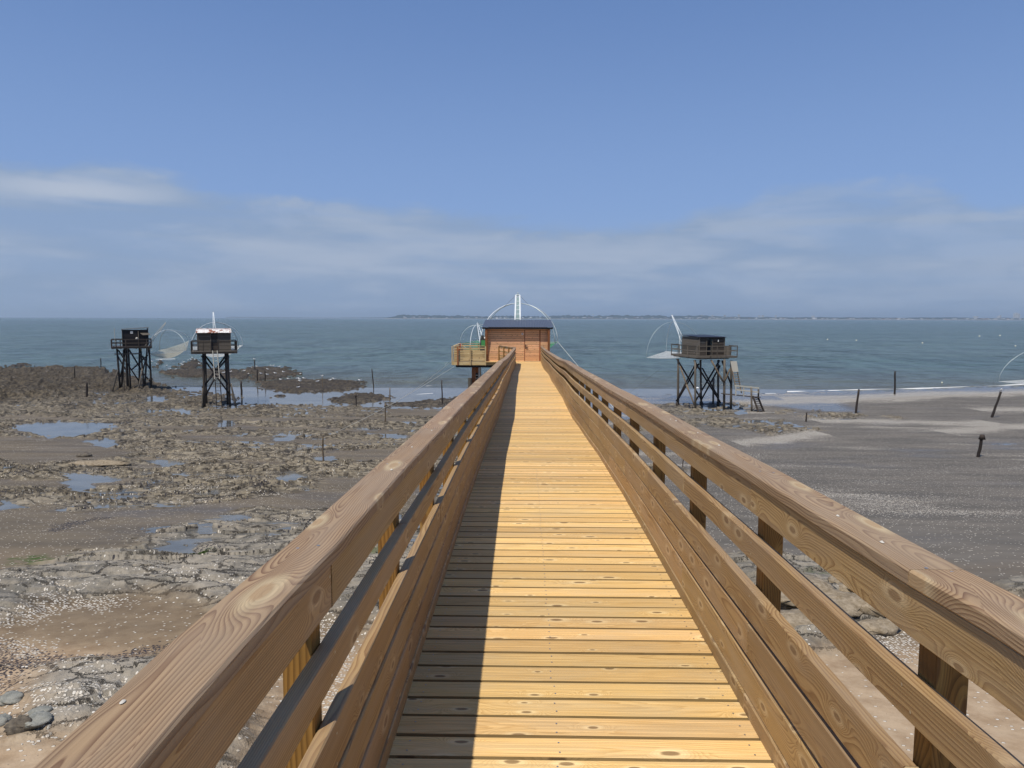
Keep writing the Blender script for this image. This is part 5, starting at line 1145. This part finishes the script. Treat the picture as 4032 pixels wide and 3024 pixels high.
# ---------------------------------------------------------------- gulls
def gull_mesh(name):
    """one closed body lofted from bill to tail, standing on two legs; length 0.42 m"""
    mb = MB(); st = [(-0.26, 0.145, 0.006, 0.006), (-0.215, 0.15, 0.016, 0.012), (-0.20, 0.155, 0.032, 0.034), (-0.16, 0.165, 0.045, 0.045), (-0.12, 0.145, 0.040, 0.045), (-0.09, 0.115, 0.055, 0.065), (-0.03, 0.09, 0.08, 0.082), (0.05, 0.09, 0.082, 0.078), (0.12, 0.10, 0.06, 0.055), (0.19, 0.105, 0.035, 0.022), (0.25, 0.105, 0.03, 0.008)]
    n = 10; V = []; Fc = []; mi = []
    for k, (x, z, a, b) in enumerate(st):
        for i in range(n):
            t = 2 * math.pi * i / n; V.append((x, a * math.cos(t), z + b * math.sin(t)))
    for k in range(len(st) - 1):
        for i in range(n):
            t = 2 * math.pi * (i + .5) / n; Fc.append((k * n + i, k * n + (i + 1) % n, (k + 1) * n + (i + 1) % n, (k + 1) * n + i)); mi.append(2 if k == 0 else (1 if k >= 6 and math.sin(t) > 0.15 else 0))
    Fc += [tuple(range(n))[::-1], tuple(range((len(st) - 1) * n, len(st) * n))]; mi += [2, 0]
    for s in (-1, 1):
        b = len(V); V += [(0.0, s * 0.03 - 0.005, 0.03), (0.0, s * 0.03 + 0.005, 0.03), (0.008, s * 0.03, 0.03), (0.0, s * 0.03 - 0.005, -0.01), (0.0, s * 0.03 + 0.005, -0.01), (0.008, s * 0.03, -0.01)]
        Fc += [(b, b + 1, b + 4, b + 3), (b + 1, b + 2, b + 5, b + 4), (b + 2, b, b + 3, b + 5)]; mi += [2] * 3
    mb.v = V; mb.f = Fc; mb.mi = mi; L = sum(len(f) for f in Fc); mb.uv = [(0, 0, 0)] * L; mb.ti = [0.5] * L
    return mb.build(name, [M['gull_white'], M['gull_grey'], M['bill']], None, True)
proto = gull_mesh('gull'); first = True
spots = [c8(*p) for p in ((353, 116), (447, 108), (461, 117), (425, 136), (380, 164), (474, 163), (528, 156), (512, 196), (560, 190), (620, 192), (636, 194), (664, 188), (637, 215), (625, 253), (752, 220), (835, 210), (861, 199), (1032, 204), (638, 159), (270, 150), (181, 150), (323, 121), (135, 162), (500, 123), (422, 172), (297, 160))]
spots += [(380 + x / 3.456, 1180 + y / 3.456) for x, y in ((1150, 888), (1182, 874), (1175, 918), (1290, 853), (1305, 842), (1400, 891), (830, 911), (955, 914), (762, 868), (880, 861), (1245, 865), (1345, 853), (1075, 962), (995, 957), (1470, 930))]
def place_gull(p, rz, label, sc=1.0):
    global first
    o = proto if first else proto.copy()
    if not first: col_main.objects.link(o)
    first = False; o.location = p; o.rotation_euler = (0, 0, rz); o.scale = (sc, sc, sc)
    tag(o, label, 'gull', 'gulls resting on the shore rocks'); return o
for px, py in spots:
    g = gnd(px, py); g.z = max(g.z, SEA_Z)
    lab = ('white gull on the low rocks seen between the two left stilt huts' if px < 790 else 'white gull on the outer rock islet nearest the open sea' if py < 1466 and px < 1130 else
           'white gull at the left end of the rock islets beside the rusty roofed hut' if px < 1040 else 'white gull on the long flat rock islet in front of the lagoon' if px < 1340 else 'white gull alone at the right tip of the flat rock islet')
    place_gull(g + Z_ * 0.01, random.uniform(-0.6, 0.6) + (math.pi if random.random() < .5 else 0), lab, random.uniform(1.0, 1.3))
gs = gnd(*c8(341, 136)); tp = at(*c8(338, 62), gs.y); place_gull(tp + Z_ * 0.04, 0.4, 'white gull perched on top of a dark stake among the offshore rocks', 1.2)
gs = gnd(*q6(1995, 570)); tp = at(*q6(2060, 402), gs.y); place_gull(tp + Z_ * 0.05, 1.2, 'grey gull perched on the strongly leaning stake at right', 1.2)
gs = gnd(*c8(787, 250)); tp = at(*c8(782, 172), gs.y); place_gull(tp + Z_ * 0.03, 3.0, 'white gull perched on the thin pale pole by the lagoon', 0.9)

# ---------------------------------------------------------------- buoys
for px, py, lab in ((927, 61, 'pale yellow buoy farthest left of the buoys on the sea'), (1115, 67, 'pale buoy second from the left on the sea'), (1547, 84, 'pale yellow buoy alone in the middle of the open water at right'),
                    (1920, 40, 'pale yellow buoy far out near the right edge'), (2054, 36, 'tiny pale buoy farthest out at the right edge'), (2155, 104, 'pale yellow buoy nearest the curved white net hoop'), (1675, 342, 'small white buoy in the shallows before the surf line')):
    x_, y_ = q6(px, py); d = at(x_, y_, 1.0); Yb = SEA_Z / d.z; p = d * Yb; s = Yb / 300 * (0.55 if py > 300 else 1)
    b = thing('buoy', lab, 'buoy', p, 'mooring buoys on the sea'); mb = MB(); s = 0.62 * s if py < 300 else 0.22
    mb.tube([p + Z_ * (s * a) for a in (-0.45, -0.3, 0, 0.3, 0.45)], s * 0.5, n=12)
    for i, vv in enumerate(mb.v):
        k = i // 12; f = (0.5, 0.9, 1.0, 0.75, 0.3)[k]; mb.v[i] = (p.x + (vv[0] - p.x) * f, p.y + (vv[1] - p.y) * f, vv[2])
    mb.build('float', M['buoy'], b, True); mb = MB(); mb.tube([p + Z_ * s * 0.4, p + Z_ * s * 0.62], s * 0.08, n=6); mb.build('ring_top', M['dark_metal'], b)

# ---------------------------------------------------------------- loose rocks and driftwood
def boulder(px, py, w_, d_, h_, label, mat, rot=0.0, seed=1):
    x, y = gpt(px, py); z = gz(x, y); rs = np.random.RandomState(seed); me = bpy.data.meshes.new('boulder'); n, m2 = 22, 14; V = []
    for i in range(m2 + 1):
        for j in range(n):
            t = math.pi * i / m2; a = 2 * math.pi * j / n; V.append((math.sin(t) * math.cos(a), math.sin(t) * math.sin(a), math.cos(t)))
    V = np.array(V); nz = fbm(V[:, 0] * 1.4 + seed * 5 + V[:, 2], V[:, 1] * 1.4 - V[:, 2] * 1.3, 4, seed); V = V * (1 + 0.55 * nz)[:, None]
    V[:, 2] = np.round(V[:, 2] * 3.2) / 3.2 * 0.5 + V[:, 2] * 0.5
    V = V * np.array([w_, d_, h_]) / 2; c, s = math.cos(rot), math.sin(rot); V = np.stack([V[:, 0] * c - V[:, 1] * s, V[:, 0] * s + V[:, 1] * c, V[:, 2]], 1)
    Fc = [(i * n + j, i * n + (j + 1) % n, (i + 1) * n + (j + 1) % n, (i + 1) * n + j) for i in range(m2) for j in range(n)]
    mb = MB(); mb.v = [tuple(v) for v in V]; mb.f = Fc; mb.mi = [0] * len(Fc); mb.uv = [(0, 0, 0)] * (4 * len(Fc)); mb.ti = [0.5] * (4 * len(Fc))
    o = mb.build('boulder', mat, None, True); o.location = (x, y, z + h_ * 0.18); return tag(o, label, 'rock')
def stone_mat(name, a, b):
    m, n = new_mat(name); P = n.n('ShaderNodeTexCoord').outputs['Object']
    f = n.noise(P, 9.0, 6, 0.65); g = n.noise(n.vm('MULTIPLY', P, (3, 3, 14)), 3.0, 4)
    finish(n, n.mix(n.step(n.m('ADD', n.m('MULTIPLY', f, .6), n.m('MULTIPLY', g, .4)), 0.35, 0.65), a, b), 0.85, 0.2, f, 0.03, 0.8); return m
SG = stone_mat('grey_green_stone', (0.17, 0.175, 0.155), (0.31, 0.305, 0.265)); SD = stone_mat('dark_stone', (0.07, 0.06, 0.05), (0.17, 0.145, 0.11)); SB = stone_mat('tan_stone', (0.18, 0.14, 0.09), (0.34, 0.28, 0.2))
z0c = lambda x, y: (x * 700 / 2212, 2500 + y * 524 / 1656)
boulder(*z0c(150, 850), 0.32, 0.24, 0.14, 'smooth grey green stone on the tan sand at lower left', SG, 0.3, 3)
boulder(*z0c(20, 1120), 0.24, 0.18, 0.12, 'grey stone cut by the left edge of the view', SG, 0, 5)
boulder(*z0c(290, 1230), 0.30, 0.20, 0.22, 'dark upright jagged rock at lower left', SD, 0.5, 7)
boulder(*z0c(460, 1190), 0.34, 0.28, 0.12, 'flat dark grey slab right of the jagged rock', SG, 0.9, 9)
boulder(*z0c(500, 1080), 0.24, 0.17, 0.09, 'small pale green grey stone above the flat slab', SG, 0.2, 11)
boulder(*q4(478, 590), 3.0, 0.8, 0.42, 'long dark undercut ledge of rock lying on the mud', SB, 0.1, 13)
boulder(*q4(432, 545), 0.8, 0.5, 0.3, 'small black rock alone on the mud flat', SD, 0, 19)
for i, (px, py, w_, h_, lab) in enumerate(((3405, 2365, .95, .4, 'rounded pale boulder between right post and middle rail'), (3500, 2440, 1.3, .45, 'largest rounded tan boulder under the right handrail'), (3330, 2330, .9, .35, 'flat tan boulder behind the third right post'), (3300, 2430, 1.4, .35, 'wide tan rock seen through the right rails'),
                                          (3580, 2400, 1.1, .35, 'grey boulder closest to the mud flat under the right rail'), (3120, 2400, 1.9, .4, 'broad smooth boulder just right of the dark post'), (3130, 2500, 1.3, .3, 'low smooth rock below the broad boulder'), (3450, 2495, .8, .25, 'low tan rock at the edge of the shell sand'))):
    boulder(px, py, w_, w_ * 0.62, h_, lab, SB, 0.3 * (i % 3), 30 + i)

# bits of shell lying on the handrails
for i, (px, py, s) in enumerate(((575, 2640, .008), (1690, 1758, .010), (1525, 1840, .011), (1620, 1766 - 8, .010), (3315, 2076, .010), (3495, 2218, .011), (2643, 1664, .010), (2654, 1673, .012), (2735, 1704, .010), (2825, 1761, .012))):
    d = at(px, py, 1.0); lx = XL - 0.07 if px < 2000 else XR + 0.07; Yp = lx / d.x; mb = MB(); c = Vector((lx + (-0.04 if i == 0 else 0.02 * math.sin(i)), Yp, railz(Yp) + 0.002))
    V = [c + Vector((s * math.cos(t * 0.785) * 0.5, s * math.sin(t * 0.785) * 0.9, 0)) for t in range(8)] + [c + Z_ * s * 0.45]
    mb.quadmesh(V, [(t, (t + 1) % 8, 8) for t in range(8)], [(0, 0, 0)] * 9)
    tag(mb.build('shell', M['shell_white'], None, True), ('nearest white shell on the left handrail cap', 'third nearest white shell on the left handrail cap', 'second nearest white shell on the left handrail cap', 'white shell just before the third nearest on the left handrail cap', 'second nearest white shell on the right handrail cap', 'nearest white shell on the right handrail cap', 'farthest white shell on the right handrail cap', 'second farthest white shell on the right handrail cap', 'third farthest white shell on the right handrail cap', 'third nearest white shell on the right handrail cap')[i], 'shell', 'shells dropped on the ' + ('left' if px < 2000 else 'right') + ' handrail')

# ---------------------------------------------------------------- far shore
def far_mat():
    m, n = new_mat('far_shore_land'); P = n.n('ShaderNodeNewGeometry').outputs['Position']; s = n.n('ShaderNodeSeparateXYZ', i_0=P)
    f = n.noise(n.vm('MULTIPLY', P, (0.012, 0.01, 0.06)), 1.0, 4)
    tree = n.mix(n.step(f, 0.35, 0.65), (0.008, 0.018, 0.012), (0.025, 0.04, 0.028))
    lo = n.step(n.m('ADD', s.outputs[2], n.m('MULTIPLY', f, 6.0)), -1.5, -4.5)
    finish(n, n.mix(lo, tree, (0.42, 0.38, 0.31)), 0.9, 0.1); return m
FM = far_mat(); FY = 7600.0
def coast(name, x0, x1, Y, hgt, step, seed, depth=500):
    n = int((x1 - x0) / step); xs = np.linspace(x0, x1, n + 1); t = (xs - x0) / (x1 - x0)
    h = hgt(xs) * (0.82 + 0.35 * fbm(xs / 300.0, xs * 0 + seed, 4, seed) + 0.22 * pnoise(xs / 24.0, xs * 0 + seed + .5, seed)); h = np.maximum(h, 0.5)
    rows = []
    for (dy, f) in ((0, 0), (60, 0.12), (110, 0.55), (200, 0.85), (340, 1.0), (depth, 0.9)):
        rows.append([(float(x), Y + dy + 140 * math.sin(x / 900.0), SEA_Z - 0.5 + float(hh) * f) for x, hh in zip(xs, h)])
    mb = MB(); mb.grid(rows); o = mb.build(name, FM); return kind(o, 'structure')
xa, xb = at(1515, 1252, FY).x, at(4600, 1252, FY).x
HX = [at(p, 1252, FY).x for p in (1500, 1535, 1560, 1700, 1950, 2200, 2500, 2800, 3000, 3200, 3400, 3700, 4032, 4600)]
HH = [2, 20, 42, 45, 38, 46, 50, 45, 33, 30, 28, 28, 25, 22]
coast('hills', xa, xb, FY, lambda x: np.interp(x, HX, HH), 9.0, 2)
coast('far_hills', at(880, 1250, 13500).x, at(1560, 1250, 13500).x, 13500.0, lambda x: 22 + 6 * np.sin(x / 500.0), 30.0, 4)
mb = MB(); rs = random.Random(5)
for i in range(420):
    px = rs.uniform(1580, 4300); p = at(px, 1252, FY + 80); hh = rs.uniform(4, 8); zz = SEA_Z + rs.uniform(2, 16) * (1.0 if px < 3000 else 0.8)
    mb.box((p.x, FY + 60 + 140 * math.sin(p.x / 900.0) + rs.uniform(0, 60), zz + hh / 2), (rs.uniform(8, 26), 10, hh), mi=rs.choice((0, 0, 1)))
M['house'] = flat('pale_house_wall', (0.80, 0.78, 0.74), 0.8, 0.2, 0, 0.05, 0.02); M['house2'] = flat('red_tile', (0.34, 0.20, 0.14), 0.8, 0.2, 0, 0.05, 0.02)
ht = mb.build('distant_houses', [M['house'], M['house2']]); kind(ht, 'stuff', 'pale houses scattered along the hazy far shore')
p1 = lambda x, y: (3000 + x / 2.1434, 1200 + y / 2.1434)
def tower(px0, px1, ptop, label, grp='tower blocks on the far shore'):
    a = at(px0, 1252, FY + 150); b = at(px1, 1252, FY + 150); top_ = at(px0, ptop, FY + 150).z; zb = SEA_Z + 4; w_ = b.x - a.x; c = (a.x + b.x) / 2; yy = FY + 260 + 140 * math.sin(c / 900.0)
    t = thing('tower_block', label, 'tower block', (c, yy, zb), grp); mb = MB(); mb.box((c, yy, (top_ + zb) / 2), (w_, w_ * 0.7, top_ - zb)); mb.build('walls', M['house'], t)
    mb = MB(); fl = max(2, int((top_ - zb) / 6))
    for k in range(fl): mb.box((c, yy - w_ * 0.35 - 0.2, zb + (k + .5) * (top_ - zb) / fl), (w_ * 0.86, 0.3, (top_ - zb) / fl * 0.35))
    mb.build('windows', M['dark_metal'], t)
for x0, x1, yt, lab in ((8, 24, 89, 'left one of two pale blocks side by side above the far shore'), (36, 52, 88, 'right one of two pale blocks side by side above the far shore'), (143, 155, 88, 'slim pale tower standing right of the two pale blocks'), (440, 464, 92, 'low wide pale block on the far shore tree line'),
                        (1785, 1796, 97, 'left tower of a pale pair on the far shore'), (1802, 1822, 96, 'right wider tower of a pale pair on the far shore'), (1998, 2008, 96, 'small pale tower left of the slim pointed one'), (2016, 2032, 88, 'slim pale tower before the harbour cranes'),
                        (2150, 2162, 72, 'left tall harbour tower at the right end of the horizon'), (2166, 2184, 66, 'tallest harbour tower at the right end of the horizon'), (2187, 2206, 74, 'right tall harbour tower at the right end of the horizon')):
    a, yt2 = p1(x0, yt); b, _ = p1(x1, yt); tower(a, b, yt2, lab)
for px, yt in ((2780, 1239), (2822, 1240), (2870, 1240), (2925, 1238)): tower(px, px + 7, yt, 'pale apartment tower above the far shore trees')
t = thing('water_tower', 'white water tower above the far wooded shore right of the cabin', 'water tower', at(2336, 1252, FY + 200)); c = at(2336, 1239, FY + 260)
mb = MB(); mb.tube([(c.x, c.y, SEA_Z + 20), (c.x, c.y, c.z)], 2.5, n=10); mb.build('stem', M['house'], t); mb = MB(); mb.tube([(c.x, c.y, c.z), (c.x, c.y, c.z + 2), (c.x, c.y, c.z + 6)], 8, n=14); mb.build('tank', M['white'], t)

# ---------------------------------------------------------------- air
hb = MB(); x0, x1, y0, y1, z0, z1 = -14000, 14000, -60, 27000, -13.5, 130
V = [(x0, y0, z0), (x1, y0, z0), (x1, y1, z0), (x0, y1, z0), (x0, y0, z1), (x1, y0, z1), (x1, y1, z1), (x0, y1, z1)]
hb.quadmesh(V, [(3, 2, 1, 0), (4, 5, 6, 7), (0, 1, 5, 4), (1, 2, 6, 5), (2, 3, 7, 6), (3, 0, 4, 7)], [(0, 0, 0)] * 8)
hm = bpy.data.materials.new('haze'); hm.use_nodes = True; hn = NT(hm.node_tree)
pv = hn.n('ShaderNodeVolumePrincipled'); pv.inputs['Color'].default_value = (0.70, 0.86, 1.0, 1); pv.inputs['Density'].default_value = 0.00010; pv.inputs['Anisotropy'].default_value = 0.2
hn.t.links.new(pv.outputs[0], hn.n('ShaderNodeOutputMaterial').inputs['Volume'])
hz_ = hb.build('haze', hm); kind(hz_, 'stuff', 'thin bluish sea haze'); hz_.display_type = 'WIRE'
